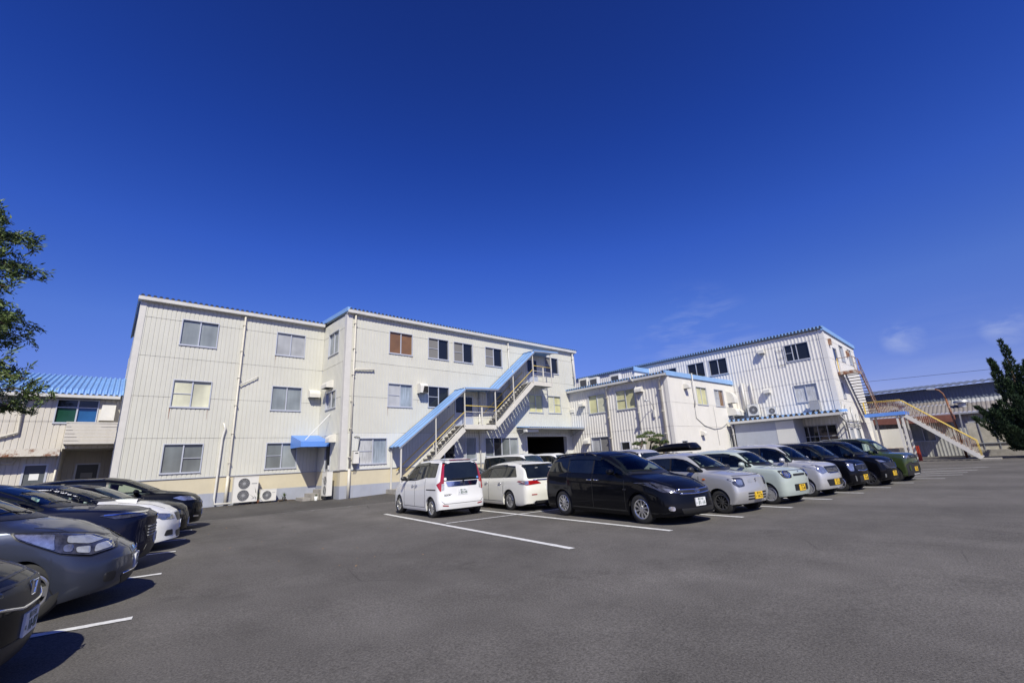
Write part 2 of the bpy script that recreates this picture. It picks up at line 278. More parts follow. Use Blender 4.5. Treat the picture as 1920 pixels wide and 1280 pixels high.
def leafmat(name, a, b_, rough=0.45):
    m = mat(name, a, rough, spec=0.35); t = m.node_tree; b = t.nodes['Principled BSDF']
    g = t.nodes.new('ShaderNodeTexCoord'); n = t.nodes.new('ShaderNodeTexNoise'); n.inputs['Scale'].default_value = 1.9; n.inputs['Detail'].default_value = 5; t.links.new(g.outputs['Object'], n.inputs['Vector'])
    oi = t.nodes.new('ShaderNodeNewGeometry'); ad = t.nodes.new('ShaderNodeMath'); ad.operation = 'MULTIPLY_ADD'; ad.inputs[1].default_value = 0.5; t.links.new(oi.outputs['Random Per Island'], ad.inputs[0])
    sb = t.nodes.new('ShaderNodeMath'); sb.operation = 'SUBTRACT'; sb.inputs[1].default_value = 0.25; t.links.new(n.outputs[0], sb.inputs[0]); t.links.new(sb.outputs[0], ad.inputs[2])
    x = t.nodes.new('ShaderNodeMix'); x.data_type = 'RGBA'; t.links.new(ad.outputs[0], x.inputs['Factor']); x.inputs['A'].default_value = (*a, 1); x.inputs['B'].default_value = (*b_, 1)
    t.links.new(x.outputs['Result'], b.inputs['Base Color']); return m
M['leaf'] = leafmat('willow_oak_leaves', (0.028, 0.058, 0.018), (0.17, 0.23, 0.07)); M['juniper'] = leafmat('juniper_foliage', (0.011, 0.026, 0.013), (0.045, 0.082, 0.034), 0.6); M['pine'] = leafmat('pine_needles', (0.035, 0.06, 0.018), (0.13, 0.17, 0.06), 0.6)

# ------------------------------------------------------------------ ground
def sst(a, b, x):
    t = max(0.0, min(1.0, (x - a) / (b - a))); return t * t * (3 - 2 * t)
def gz(x, y):
    xc = max(-12.0, min(28.0, x)); yc = max(-10.0, min(22.0, y))
    p = -0.22 - 0.005 * xc - 0.009 * yc
    t = sst(20.5, 24.8, y) * (1 - sst(14, 22, x))
    return p * (1 - t) + t * (-0.40 + 0.03 * max(-0.5, min(4.0, x - 10)))
def sheet(name, xs, ys, dz, m, kind='structure'):
    b = MB(); nx = len(xs)
    for y in ys:
        for x in xs: b.v.append((x, y, gz(x, y) + dz))
    for j in range(len(ys) - 1):
        for i in range(nx - 1): b.f.append((j * nx + i, j * nx + i + 1, (j + 1) * nx + i + 1, (j + 1) * nx + i))
    o = b.build(name, m, smooth=True, fix=False); return tag(o, kind=kind)
def fr(a, b, n): return [a + (b - a) * i / n for i in range(n + 1)]
sheet('ground', [-900, -400, -150, -60, -30] + fr(-14, 30, 44) + [36, 45, 60, 90, 200, 500, 1200], [-900, -300, -100, -40] + fr(-12, 30, 42) + [35, 45, 70, 120, 300, 900], 0, M['asph'])
sheet('pavement', fr(-6, 13, 19), fr(20.45, 29.6, 18), 0.004, M['asph_old'])
def stripe(b, p, q, wd, dz=0.008, n=14, ragged=0.0, rnd=random.Random(3)):
    p = Vector(p); q = Vector(q); d = (q - p).normalized(); s = Vector((-d.y, d.x)); base = len(b.v)
    for i in range(n + 1):
        c = p.lerp(q, i / n)
        for k in (-1, 1):
            c2 = c + s * (k * wd / 2 + rnd.uniform(-ragged, ragged)); b.v.append((c2.x, c2.y, gz(c2.x, c2.y) + dz))
    for i in range(n): b.f.append((base + 2 * i, base + 2 * i + 1, base + 2 * i + 3, base + 2 * i + 2))
RE = [(6.08, 5.44), (8.53, 4.99), (10.99, 4.59), (13.22, 4.26), (15.61, 3.97), (17.89, 3.66), (20.23, 3.35), (22.67, 3.04)]
LE = [(0.45, 6.94), (0.92, 9.75), (1.37, 12.48), (1.8, 14.8), (2.23, 17.28), (2.6, 19.29)]
b = MB(); ld = Vector((1.34, 9.66)).normalized()
for i, e in enumerate(RE):
    e = Vector(e); stripe(b, e, e + ld * (9.75 if i < 2 else 9.6), 0.13, ragged=0.006, n=60)
stripe(b, (6.97, 10.61), (22.5, 8.4), 0.09, dz=0.012, n=40, ragged=0.005)
for e in LE:
    e = Vector(e); dl = Vector((-0.99, 0.12)); stripe(b, e, e + dl * 5.0, 0.13, n=50, ragged=0.009)
for a, c in (((31.8, 1.78), (30.7, 3.9)), ((29.8, 2.0), (28.8, 4.2)), ((28.05, 2.06), (27.3, 3.8)), ((25.3, 2.4), (25.9, 6.5)), ((34.6, 1.5), (33.4, 4.0))): stripe(b, a, c, 0.12)
tag(b.build('parking_markings', M['paint'], fix=False), kind='structure')
b = MB(); stripe(b, (-3, 20.5), (13, 20.35), 0.07, n=40, ragged=0.02)
for a, c in (((6.5, 19.9), (6.9, 20.4)), ((6.5, 19.9), (8.0, 19.85)), ((8.0, 19.85), (8.45, 20.35))): stripe(b, a, c, 0.05, dz=0.014)
tag(b.build('worn_edge_line', M['paint_old'], fix=False), kind='structure')

# ------------------------------------------------------------------ building kit
def FY(Y): return lambda u, v, n: (u, Y - n, v)      # wall facing -Y, u = x
def FX(X): return lambda u, v, n: (X - n, u, v)      # wall facing -X, u = y
KAKU = (0.2, [(0, 0), (0.150, 0), (0.158, -0.021), (0.192, -0.021)])
BIG = (0.25, [(0, 0), (0.07, 0), (0.115, -0.028), (0.205, -0.028)])
FINE = (0.1, [(0, 0), (0.07, 0), (0.078, -0.008), (0.094, -0.008)])
def ribbed(b, F, u0, u1, z0, z1, holes, prof, seams):
    pitch, pts = prof; us = {}
    k0 = math.floor(u0 / pitch) - 1; raw = []
    for k in range(k0, int(u1 / pitch) + 2): raw += [(k * pitch + a, n) for a, n in pts]
    def nat(u):
        for (a, n), (c, m) in zip(raw, raw[1:]):
            if a <= u <= c: return n + (m - n) * (u - a) / max(c - a, 1e-6)
        return 0
    for a, n in raw:
        if u0 < a < u1: us[a] = n
    for e in [u0, u1] + [h[0] for h in holes] + [h[1] for h in holes]:
        if u0 <= e <= u1: us[e] = nat(e)
    L = sorted(us.items()); zs = sorted(z for z in seams if z0 < z < z1)
    for (a, n), (c, m) in zip(L, L[1:]):
        if c - a < 1e-4: continue
        mid = (a + c) / 2; iv = [(z0, z1)]
        for h in holes:
            if h[0] < mid < h[1]:
                iv = [q for (p0, p1) in iv for q in ((p0, min(p1, h[2])), (max(p0, h[3]), p1)) if q[1] - q[0] > 1e-4]
        for p0, p1 in iv:
            cuts = [p0] + [z for z in zs if p0 < z < p1] + [p1]
            for q0, q1 in zip(cuts, cuts[1:]):
                led = 0.010 if q0 in zs else 0.0
                b.face(F(a, q0, n + led), F(c, q0, m + led), F(c, q1, m), F(a, q1, n))
                if led: b.face(F(a, q0, n), F(c, q0, m), F(c, q0, m + led), F(a, q0, n + led))

def window(F, r, parent, panes, bar=None, name='window', frame='frame', sill=True, split=None, ft=0.045):
    """r = (u0,u1,z0,z1); panes = materials left to right; bar = pane indexes with a mid rail"""
    u0, u1, z0, z1 = r; b = MB(); d0, d1 = -0.12, 0.035
    b.fbox(F, u0, u0 + ft, z0 + ft, z1 - ft, d0, d1); b.fbox(F, u1 - ft, u1, z0 + ft, z1 - ft, d0, d1)
    b.fbox(F, u0, u1, z1 - ft, z1, d0, d1); b.fbox(F, u0, u1, z0, z0 + ft, d0, d1)
    if sill: b.fbox(F, u0 - 0.015, u1 + 0.015, z0 - 0.03, z0 - 0.002, -0.02, 0.05)
    n = len(panes); st = split or [i / n for i in range(n + 1)]; W = u1 - u0 - 2 * ft
    e = [u0 + ft + W * s for s in st]
    for i in range(1, n): b.fbox(F, e[i] - 0.028, e[i] + 0.028, z0 + ft, z1 - ft, -0.10, -0.01)
    for i in range(n):
        if bar and i in bar:
            zm = z0 + (z1 - z0) * 0.5; b.fbox(F, e[i] + (0.028 if i else 0), e[i + 1] - (0.028 if i < n - 1 else 0), zm - 0.016, zm + 0.016, -0.09, -0.03)
    o = b.build(name, M[frame], parent)
    for i in range(n):
        q = MB(); dp = -0.062 - 0.02 * (i % 2)
        q.fbox(F, e[i] - 0.01, e[i + 1] + 0.01, z0 + ft - 0.01, z1 - ft + 0.01, dp - 0.012, dp); q.build('pane', M[panes[i]], o)
    return o
def hole(r): return (r[0] + 0.01, r[1] - 0.01, r[2] + 0.01, r[3] - 0.01)

def eave_roof(b, F, u0, u1, z, n_edge, depth, slope, pitch=0.25, h=0.09):
    """folded-plate roof: trapezoid ridges running away from the wall; n_edge = overhang, slope = rise per metre going back"""
    us = []; k = 0; u = u0
    while u < u1 - 1e-3:
        us += [(u, 0), (u + pitch * .22, 0), (u + pitch * .42, h), (u + pitch * .78, h)]; u += pitch
    us = [q for q in us if q[0] <= u1] + [(u1, 0)]
    for (a, x), (c, y) in zip(us, us[1:]):
        if c - a < 1e-5: continue
        b.face(F(a, z + x, n_edge), F(c, z + y, n_edge), F(c, z + y + slope * (depth + n_edge), -depth), F(a, z + x + slope * (depth + n_edge), -depth))
def ridge_ends(b, F, u0, u1, z, n, pitch=0.25, h=0.09, t=0.012):  # dark plates stand in for the shade inside the open ridge ends
    u = u0
    while u < u1 - 1e-3:
        p = [(u + pitch * .22, 0), (u + pitch * .98, 0), (u + pitch * .78, h - 0.006), (u + pitch * .42, h - 0.006)]
        b.hexa([F(a, z + q, n) for a, q in p] + [F(a, z + q, n - t) for a, q in p]); u += pitch
def valley_stops(b, F, u0, u1, z, n, pitch=0.25, h=0.09, t=0.012):
    u = u0 - pitch
    while u < u1 - pitch * .6:
        p = [(u + pitch * 1.0, 0.003), (u + pitch * 1.22, 0.003), (u + pitch * 1.42, h), (u + pitch * .78, h)]
        b.hexa([F(a, z + q, n) for a, q in p] + [F(a, z + q, n - t) for a, q in p]); u += pitch
    b.fbox(F, u0, u1, z - .006, z + .006, n - t - .004, n + .002)

def pipe(pts, r, m, parent, name='downpipe', clips=True, F=None):
    b = MB(); b.tube(pts, r, 10)
    if clips:
        for a, c in zip(pts, pts[1:]):
            a = Vector(a); c = Vector(c); L_ = (c - a).length
            if L_ > 2 and abs(c.z - a.z) > 1.5:
                k = 0.6
                while k < L_: p = a.lerp(c, k / L_); b.box(p.x - r * 1.5, p.x + r * 1.5, p.y - r * 1.25, p.y + r * 1.9, p.z - 0.02, p.z + 0.02); k += 1.55
    return b.build(name, m, parent, smooth=True)

def vent_hood(F, u, z, parent, wd=0.42, h=0.5, d=0.34, round_=True, m='hood'):
    """sheet-metal exhaust hood open at the bottom; (u,z) = centre of its top edge"""
    b = MB(); n = 7 if round_ else 2
    prof = [(d * math.sin(i / n * math.pi / 2), -0.62 * h * (1 - math.cos(i / n * math.pi / 2))) for i in range(n + 1)] if round_ else [(0.02, 0), (d * .75, 0), (d, -0.3 * h)]
    prof = prof + [(d, -h)]
    for s in (-1, 1):
        b.face(*[F(u + s * wd / 2, z + q, p) for p, q in prof], F(u + s * wd / 2, z - h, 0))
    for (p, q), (p2, q2) in zip(prof, prof[1:]): b.face(F(u - wd / 2, z + q, p), F(u + wd / 2, z + q, p), F(u + wd / 2, z + q2, p2), F(u - wd / 2, z + q2, p2))
    o = b.build('exhaust_hood', M[m], parent)
    q = MB(); q.fbox(F, u - wd / 2 + .03, u + wd / 2 - .03, z - h + .03, z - h + .06, 0.02, d - .03); q.build('hood_opening_shade', M['dark'], o)  # dark plate stands in for the shade inside the hood
    return o

# ------------------------------------------------------------------ main factory building
YL, YM, XC, XE, XL0 = 28.72, 25.0, 9.594, 30.05, 0.22
ZT = 10.12
mb_t = thing('factory_building', 'large three-storey white ribbed-steel factory building with a stepped front and yellow base', 'building', (12, 27, -0.4))
WL = {'t1': (2.05, 3.76), 't2': (6.74, 8.42)}
zr = {'t': (8.0, 9.44), 'm': (4.67, 6.12), 'g': (1.36, 2.82)}
wl = [((2.05, 3.76) + zr['t'], ['g_grey', 'g_grey'], None), ((2.05, 3.77) + zr['m'], ['g_lyel', 'g_lyel'], [0]), ((2.04, 3.74) + zr['g'], ['g_slat', 'g_slat'], [1]),
      ((6.74, 8.42) + zr['t'], ['g_lt', 'g_lt'], None), ((6.74, 8.43) + zr['m'], ['g_grey', 'g_grey'], None), ((6.72, 8.42) + zr['g'], ['g_slat', 'g_grey'], [0])]
F = FY(YL); b = MB(); ribbed(b, F, XL0 + 0.25, XC, SB, ZT, [hole(r) for r, _, _ in wl], KAKU, SEAMS); b.build('wall', M['siding'], mb_t)
for r, p, k in wl: window(F, r, mb_t, p, k)
F = FX(XC); wp = [((26.16, 27.84, 7.98, 9.44), ['g_cur', 'g_brown'], None), ((26.16, 27.82, 4.66, 5.72), ['g_slat', 'g_lt'], None)]
b = MB(); ribbed(b, F, YM, YL, SB, ZT, [hole(r) for r, _, _ in wp] + [(26.5, 27.45, SB, 2.9)], KAKU, SEAMS); b.build('wall', M['siding'], mb_t)
for r, p, k in wp: window(F, r, mb_t, ['g_grey', 'g_grey'] if r[2] > 7 else p, k)
F = FY(YM)
wm = [((12.28, 13.94) + zr['t'], ['g_brown', 'g_brown'], None), ((15.09, 16.74) + zr['t'], ['g_mid', 'g_dark'], [0]), ((17.14, 18.81) + zr['t'], ['g_mid', 'g_dark'], [0]), ((19.95, 21.6) + zr['t'], ['g_mid', 'g_dark'], [0]),
      ((26.26, 27.92, 8.02, 9.42), ['g_mid', 'g_dark'], [0]), ((12.27, 13.95) + zr['m'], ['g_lt', 'g_curb'], [0]), ((15.08, 16.74, 4.74, 6.14), ['g_dark', 'g_dark'], [0]), ((19.92, 21.54, 4.74, 6.14), ['g_grey', 'g_slat'], [1]),
      ((24.15, 25.75, 4.7, 6.12), ['g_yel', 'g_yel'], [0]), ((26.32, 27.91, 4.72, 6.15), ['g_lyel', 'g_yel'], [1]), ((10.57, 12.3) + zr['g'], ['g_cur', 'g_curb'], [0]),
      ((15.55, 17.16) + zr['g'], ['g_dark', 'g_dark'], None), ((17.2, 18.92) + zr['g'], ['g_lt', 'g_grey'], None), ((19.67, 22.83, 1.5, 2.8), ['g_slat', 'g_dark', 'g_slat', 'g_grey'], None)]
doors = [(17.19, 18.71, 3.42, 5.62), (24.15, 25.35, 6.9, 8.98)]
GAR = (23.75, 28.25, -0.5, 2.85)
hs_ = [hole(r) for r, _, _ in wm] + [hole(r) for r in doors]
b = MB(); ribbed(b, F, XC + 0.3, XE, SEAMS[3], ZT, hs_, KAKU, SEAMS); b.build('wall', M['siding'], mb_t)
b = MB(); ribbed(b, F, XC + 0.3, XE, SB, SEAMS[3], [hole(r) for r, _, _ in wm] + [(GAR[0], GAR[1], SB, GAR[3])], KAKU, []); b.build('wall', M['siding_w'], mb_t)
for r, p, k in wm: window(F, r, mb_t, p, k)
for r in doors:
    b = MB(); u0, u1, z0, z1 = r; um = (u0 + u1) / 2
    for a in (u0, um - .03, u1 - .06): b.fbox(F, a, a + .06, z0, z1, -.08, .035)
    for z in (z0, z1 - .06): b.fbox(F, u0 + .06, um - .03, z, z + .06, -.08, .03); b.fbox(F, um + .03, u1 - .06, z, z + .06, -.08, .03)
    dr = b.build('door', M['frame'], mb_t)
    for a, c in ((u0 + .06, um - .03), (um + .03, u1 - .06)):
        q = MB(); q.fbox(F, a, c, z0 + .06, z0 + 1.05, -.05, -.01); q.build('door_panel', M['doorgrey'], dr)
        q = MB(); q.fbox(F, a, c, z0 + 1.05, z1 - .06, -.05, -.03); q.build('pane', M['g_dark'], dr)
# plinth: yellow band over blue-grey band, doorway in the short wall
b = MB(); b.box(XL0 + .25, XC + .02, YL + .015, YL + .3, .27, SB - .012); b.box(XC + .02, XC + .3, YM + .3, 26.5, .27, SB - .012); b.box(XC + .02, XC + .3, 27.45, YL + .015, .27, SB - .012); b.box(XC + .02, GAR[0], YM + .02, YM + .3, .27, SB - .012); b.box(GAR[1], XE - .02, YM + .02, YM + .3, .27, SB - .012)
b.build('base_wall', M['yellowwall'], mb_t)
b = MB(); b.box(XL0 + .25, XC + .01, YL + .01, YL + .3, -.9, .27); b.box(XC + .015, XC + .3, YM + .3, 26.5, -.9, .27); b.box(XC + .015, XC + .3, 27.45, YL + .01, -.9, .27); b.box(XC + .015, GAR[0], YM + .015, YM + .3, -.9, .27); b.box(GAR[1], XE - .02, YM + .015, YM + .3, -.9, .27)
b.build('base_wall', M['greywall'], mb_t)
b = MB(); b.box(XL0 + .2, XC - .002, YL - .03, YL + .02, SB - .01, SB + .03); b.box(XC - .03, XC + .02, YM + .3, 26.5, SB - .01, SB + .03); b.box(XC - .03, GAR[0], YM - .03, YM + .02, SB - .01, SB + .03); b.build('drip_flashing', M['greywall'], mb_t)
# corner trims
b = MB(); b.box(XL0, XL0 + .26, YL - .03, YL + .3, SB, ZT); b.build('corner_trim', M['trim'], mb_t)
b = MB(); b.box(XC - .03, XC + .3, YM - .03, YM + .3, SB, ZT); b.build('corner_trim', M['trim'], mb_t)
b = MB(); b.box(XE - .12, XE + .03, YM - .03, YM + .2, SB, ZT); b.build('corner_trim', M['trim'], mb_t)
# far and left sides, back
b = MB(); ribbed(b, FX(XL0 + 0.02), YL + .3, 44, -.9, ZT, [], KAKU, SEAMS); b.face((XE, YM, -.9), (XE, 44, -.9), (XE, 44, ZT), (XE, YM, ZT)); b.face((XL0, 44, -.9), (XE, 44, -.9), (XE, 44, ZT), (XL0, 44, ZT)); b.build('wall', M['siding'], mb_t)
# garage opening: dark room behind a steel frame
b = MB(); u0, u1, z0, z1 = GAR
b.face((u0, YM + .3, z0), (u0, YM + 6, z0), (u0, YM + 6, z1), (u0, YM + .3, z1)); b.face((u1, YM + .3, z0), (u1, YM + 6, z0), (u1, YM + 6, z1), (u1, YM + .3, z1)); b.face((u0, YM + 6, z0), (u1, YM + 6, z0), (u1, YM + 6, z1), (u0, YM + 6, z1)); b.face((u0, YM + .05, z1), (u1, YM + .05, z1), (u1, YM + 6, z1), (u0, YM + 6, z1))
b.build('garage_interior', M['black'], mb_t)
b = MB(); F = FY(YM); b.fbox(F, u0 - .09, u0, z0, z1, -.3, .04); b.fbox(F, u1, u1 + .09, z0, z1, -.3, .04); b.fbox(F, u0 - .09, u1 + .09, z1, z1 + .09, -.3, .04); b.build('garage_door_frame', M['frame_w'], mb_t)
# roof, gutters
ROOF = [(XL0 - .12, XC - .1, YL, 12), (XC - .06, XE + .15, YM, 15)]
for u0, u1, Y, dp in ROOF:
    F = FY(Y)
    b = MB(); eave_roof(b, F, u0, u1, ZT + .19, .27, dp, 0.05, .25, .1); b.build('roof', M['blueroof'], mb_t)
    b = MB(); ridge_ends(b, F, u0, u1, ZT + .19, .262, .25, .1); b.build('roof_ridge_shade', M['ridge_shade'], mb_t)
    b = MB(); b.fbox(F, u0, u1, ZT, ZT + .02, 0, .26); b.fbox(F, u0, u1, ZT + .02, ZT + .19, .24, .26); b.fbox(F, u0, u0 + .02, ZT + .02, ZT + .19, 0, .24); b.fbox(F, u1 - .02, u1, ZT + .02, ZT + .19, 0, .24); b.fbox(F, u0, u1, ZT - .03, ZT, -.05, .1); b.build('gutter', M['gutter'], mb_t)
b = MB(); b.hexa([(XC - .1, YM - .22, ZT + .08), (XC + .12, YM - .22, ZT + .08), (XC + .12, YM + 14, ZT + .78), (XC - .1, YM + 14, ZT + .78), (XC - .1, YM - .22, ZT + .33), (XC + .12, YM - .22, ZT + .33), (XC + .12, YM + 14, ZT + 1.03), (XC - .1, YM + 14, ZT + 1.03)]); b.build('gable_trim', M['bluetrim'], mb_t)
# rust runs below a few fixings
for (x, Y, z0, z1, w_) in ((2.07, YL, 3.6, 4.62, .02), (3.7, YL, 3.95, 4.6, .012), (6.8, YL, 7.3, 7.95, .012), (12.3, YM, 4.1, 4.62, .012), (13.9, YM, 7.3, 7.95, .01), (14.35, YM, 5.0, 5.55, .014), (21.5, YM, 7.4, 7.95, .012)):
    b = MB(); b.hexa([(x - w_ * .3, Y - .004, z0), (x + w_ * .3, Y - .004, z0), (x + w_ * .3, Y, z0), (x - w_ * .3, Y, z0), (x - w_, Y - .004, z1), (x + w_, Y - .004, z1), (x + w_, Y, z1), (x - w_, Y, z1)]); b.build('rust_stain', M['rustpole'], mb_t)
# downpipes
pipe([(4.98, YL - .14, ZT), (4.98, YL - .14, 1.1), (4.98, YL - .14, 1.09)], .05, M['pvc'], mb_t)
pipe([(4.98, YL - .14, 1.09), (4.98, YL - .14, -.42)], .075, M['pvc'], mb_t)
pipe([(10.05, YM - .13, ZT), (10.05, YM - .13, 1.15)], .05, M['pvc'], mb_t); pipe([(10.05, YM - .13, 1.15), (10.05, YM - .13, -.42)], .08, M['pvc'], mb_t)
pipe([(22.2, YM - .1, ZT), (22.2, YM - .1, 6.3)], .045, M['gutter'], mb_t); pipe([(19.2, YM - .1, 6), (19.2, YM - .1, -.3)], .05, M['gutter'], mb_t)
pipe([(29.75, YM - .13, ZT), (29.75, YM - .13, 7.3)], .055, M['gutter'], mb_t)
pipe([(5.05, YL - .12, 6.0), (5.9, YL - .12, 6.55), (5.95, YL, 6.58)], .03, M['hood'], mb_t, 'conduit', False); pipe([(10.1, YM - .12, 6.55), (10.15, YM - .12, 6.75), (11.3, YM - .12, 6.82), (11.32, YM, 6.83)], .05, M['pvc'], mb_t, 'conduit', False)
pipe([(4.53, YL, 3.87), (4.54, YL - .12, 3.8), (4.6, YL - .12, 3.6), (4.52, YL - .12, 3.1), (4.47, YL - .12, 0.0), (4.5, YL - .14, -.28), (5.2, YL - .3, -.3)], .055, M['hood'], mb_t, 'refrigerant_pipe', False)
for F, u, z, wd, h, d, rd in ((FY(YM), 14.55, 6.2, .55, .62, .5, False), (FX(XC), 27.15, 6.35, .9, .45, .42, True), (FY(YL), 9.1, 6.0, .62, .5, .42, True), (FX(XC), 26.1, 3.1, .55, .45, .4, True), (FX(29.3), 24.75, 5.2, .4, .4, .35, False)):
    o = vent_hood(F, u, z, mb_t, wd, h, d, rd)
    if u == 14.55:
        q = MB(); q.hexa([F(u - .12, z - .6, d - .02), F(u + .26, z - .6, d - .02), F(u + .26, z - .6, d + .012), F(u - .12, z - .6, d + .012), F(u - .02, z - .18, d - .02), F(u + .26, z - .18, d - .02), F(u + .26, z - .18, d + .012), F(u - .02, z - .18, d + .012)]); q.fbox(F, u + .265, u + .28, z - .58, z - .12, .1, d - .04); q.build('duct_mouth_shade', M['dark'], o)  # black panels on the closed duct stand in for its shaded mouth
b = MB(); F = FX(XC)
for a, c in ((26.5, 26.56), (27.39, 27.45)): b.fbox(F, a, c, .2, 2.9, -.1, .03)
b.fbox(F, 26.56, 27.39, 2.84, 2.9, -.1, .03); b.fbox(F, 26.56, 27.39, .2, .3, -.1, .03); dr = b.build('door', M['frame'], mb_t)
q = MB(); q.fbox(F, 26.56, 27.39, .3, 1.2, -.07, -.03); q.build('door_panel', M['acs'], dr); q = MB(); q.fbox(F, 26.56, 27.39, 1.2, 2.84, -.07, -.04); q.build('pane', M['g_dark'], dr); q = MB(); q.fbox(F, 26.62, 26.76, 1.15, 1.4, -.03, .05); q.build('handle', M['frame_w'], dr)

# doorstep, awning, water heater, AC units
b = MB()
for i in range(3): b.box(XC - .5 - .45 * i, XC - .08 - .45 * i + (0.0), 26.4, 27.6, -.7, .12 - .19 * i)
tag(b.build('doorstep', M['concrete'], None), 'three worn concrete steps up to the door under the blue awning', 'steps')
x0, x1, y0 = 8.0, XC - .03, 26.72
b = MB(); P = [(x0, YL - .04, 3.22), (x1, YL - .04, 3.22), (x1, y0, 2.76), (x0, y0, 2.76)]; Q = [(x0, YL - .04, 2.46), (x1, YL - .04, 2.46), (x1, y0, 2.46), (x0, y0, 2.46)]
b.face(*P); b.face(P[3], P[2], Q[2], Q[3]); b.face(P[0], P[3], Q[3], Q[0]); b.face(P[1], P[2], Q[2], Q[1])
b.face((x0 + .02, YL - .04, 3.19), (x1, YL - .04, 3.19), (x1, y0 + .02, 2.73), (x0 + .02, y0 + .02, 2.73))
aw = tag(b.build('awning', M['blueawn'], None), 'bright blue box awning over the door in the inner corner', 'awning')
q = MB(); q.tube([(8.25, 26.85, 2.84), (XC - .02, 26.9, 4.35)], .022, 6); q.build('stay_rod', M['frame_w'], aw)
t = thing('water_heater', 'cream gas water heater box on the wall beside the curtained window', 'water heater', (10.35, YM - .1, 1.5))
b = MB(); b.box(10.2, 10.52, YM - .28, YM - .03, 1.42, 2.08); b.build('casing', M['acw'], t); b = MB(); b.box(10.29, 10.46, YM - .286, YM - .28, 1.95, 2.0); b.box(10.22, 10.42, YM - .25, YM - .05, 2.08, 2.11); b.build('exhaust_slot', M['black'], t)
b = MB()
for x in (10.28, 10.35, 10.42): b.tube([(x, YM - .15, 1.42), (x + .02, YM - .15, 1.2), (x - .01, YM - .1, 1.0)], .014, 6)
b.tube([(10.5, YM - .1, 2.05), (10.62, YM - .06, 2.7), (10.6, YM - .06, 2.85), (10.4, YM - .06, 2.9), (10.3, YM, 2.86)], .02, 6); b.build('pipes', M['black'], t)

def ac_unit(name, label, F, u0, u1, z0, z1, n0, n1, fans, group='outdoor air-conditioning units', white='acw', feet=True, slats=False):
    o = F(0.5 * (u0 + u1), z0, n0); t = thing(name, label, 'air conditioner', o, group)
    b = MB(); b.fbox(F, u0, u1, z0, z1, n0, n1); b.fbox(F, u0 - .01, u1 + .01, z1, z1 + .025, n0 - .01, n1 + .01); b.build('casing', M[white], t)
    for (cu, cz, r) in fans:
        c = Vector(F(cu, cz, n1 + .004)); ax = Vector(F(cu, cz, n1 + 1)) - Vector(F(cu, cz, n1))
        b = MB(); b.lathe([(0.001, 0), (r, 0)], ax, c, 28); f = b.build('fan_grille', M['acg'], t)
        q = MB()
        q.lathe([(r * .3, .006), (.001, .012)], ax, c, 20); q.lathe([(r * .97, .004), (r * 1.03, .012), (r * 1.03, 0)], ax, c, 28)
        for k in range(14):
            a = k * math.pi / 7; p = [Vector(F(cu + rr * math.cos(a + sw), cz + rr * math.sin(a + sw), n1 + .010)) for rr, sw in ((r * .3, 0), (r * .65, .2), (r * .97, .3))]
            q.tube(p, .006 if k % 2 else .009, 4)
        for k in (.5, .75): q.lathe([(r * k - .006, .008), (r * k + .006, .008)], ax, c, 24)
        q.build('fan_guard', M['acs'], f)
    b = MB(); b.fbox(F, u0 + (u1 - u0) * .72, u1 - .06, z1 - .3 * (z1 - z0), z1 - .26 * (z1 - z0), n1, n1 + .004); b.build('nameplate', M['acs'], t)
    if feet:
        b = MB()
        for u in (u0 + .15, u1 - .25): b.fbox(F, u, u + .12, z0 - .14, z0, n0 - .02, n1 + .04)
        b.build('foot', M['plastic'], t)
    global LAST_AC; LAST_AC = t
    return t
F = FY(YL)
ac_unit('air_conditioner', 'big two-fan cream outdoor unit beside the cream drainpipe', F, 5.2, 6.36, -.28, 1.0, .32, .66, [(5.68, .66, .27), (5.68, .06, .27)])
ac_unit('air_conditioner', 'small single-fan outdoor unit standing right of the two-fan one', F, 6.5, 7.3, -.32, .27, .35, .65, [(6.83, -.02, .22)], slats=True)
F = FX(XC)
ac_unit('air_conditioner', 'tall grey-white outdoor unit by the doorstep, seen from its side', F, 25.35, 26.1, -.2, 1.05, .25, .55, [(25.6, .6, .22), (25.6, .1, .22)])
def pot_plant(x, y, label, pot, h, green='pine', pr=.09):
    z = gz(x, y); t = thing('potted_plant', label, 'plant', (x, y, z), 'small potted plants along the factory base')
    b = MB(); b.lathe([(pr * .7, 0), (pr, 2.2 * pr), (pr * .85, 2.2 * pr), (.001, 2.0 * pr)], (0, 0, 1), (x, y, z), 14); b.build('pot', M[pot], t, smooth=True)
    b = MB(); rr = random.Random(int(x * 100))
    for k in range(34):
        a = rr.uniform(0, 6.28); e = rr.uniform(.2, 1.4); p = Vector((x, y, z + 2.2 * pr)); L = rr.uniform(.4, 1) * h; d = Vector((math.cos(a) * math.cos(e), math.sin(a) * math.cos(e), math.sin(e))); s = d.cross(Vector((0, 0, 1))).normalized() * .018
        b.face(p, p + d * L * .5 + s, p + d * L, p + d * L * .5 - s)
    b.build('leaves', M[green], t)
pot_plant(8.75, 26.0, 'small plant in a white pot by the concrete steps', 'frame_w', .14, pr=.1)
pot_plant(7.75, 28.2, 'dry twiggy plant in a dark pot right of the small outdoor unit', 'black', .28, pr=.1)
pot_plant(6.42, 28.25, 'reddish flower pot between the two outdoor units', 'terracotta', .9, pr=.08)
b = MB()
for x, w, h in ((7.45, .5, .05), (7.95, .35, .04), (7.5, .4, .1)): b.box(x, x + w, 28.15, 28.5, gz(x, 28.2), gz(x, 28.2) + h)
tag(b.build('plank_stack', M['bark'], None), 'few old boards lying on the ground below the ground-floor window', 'boards')

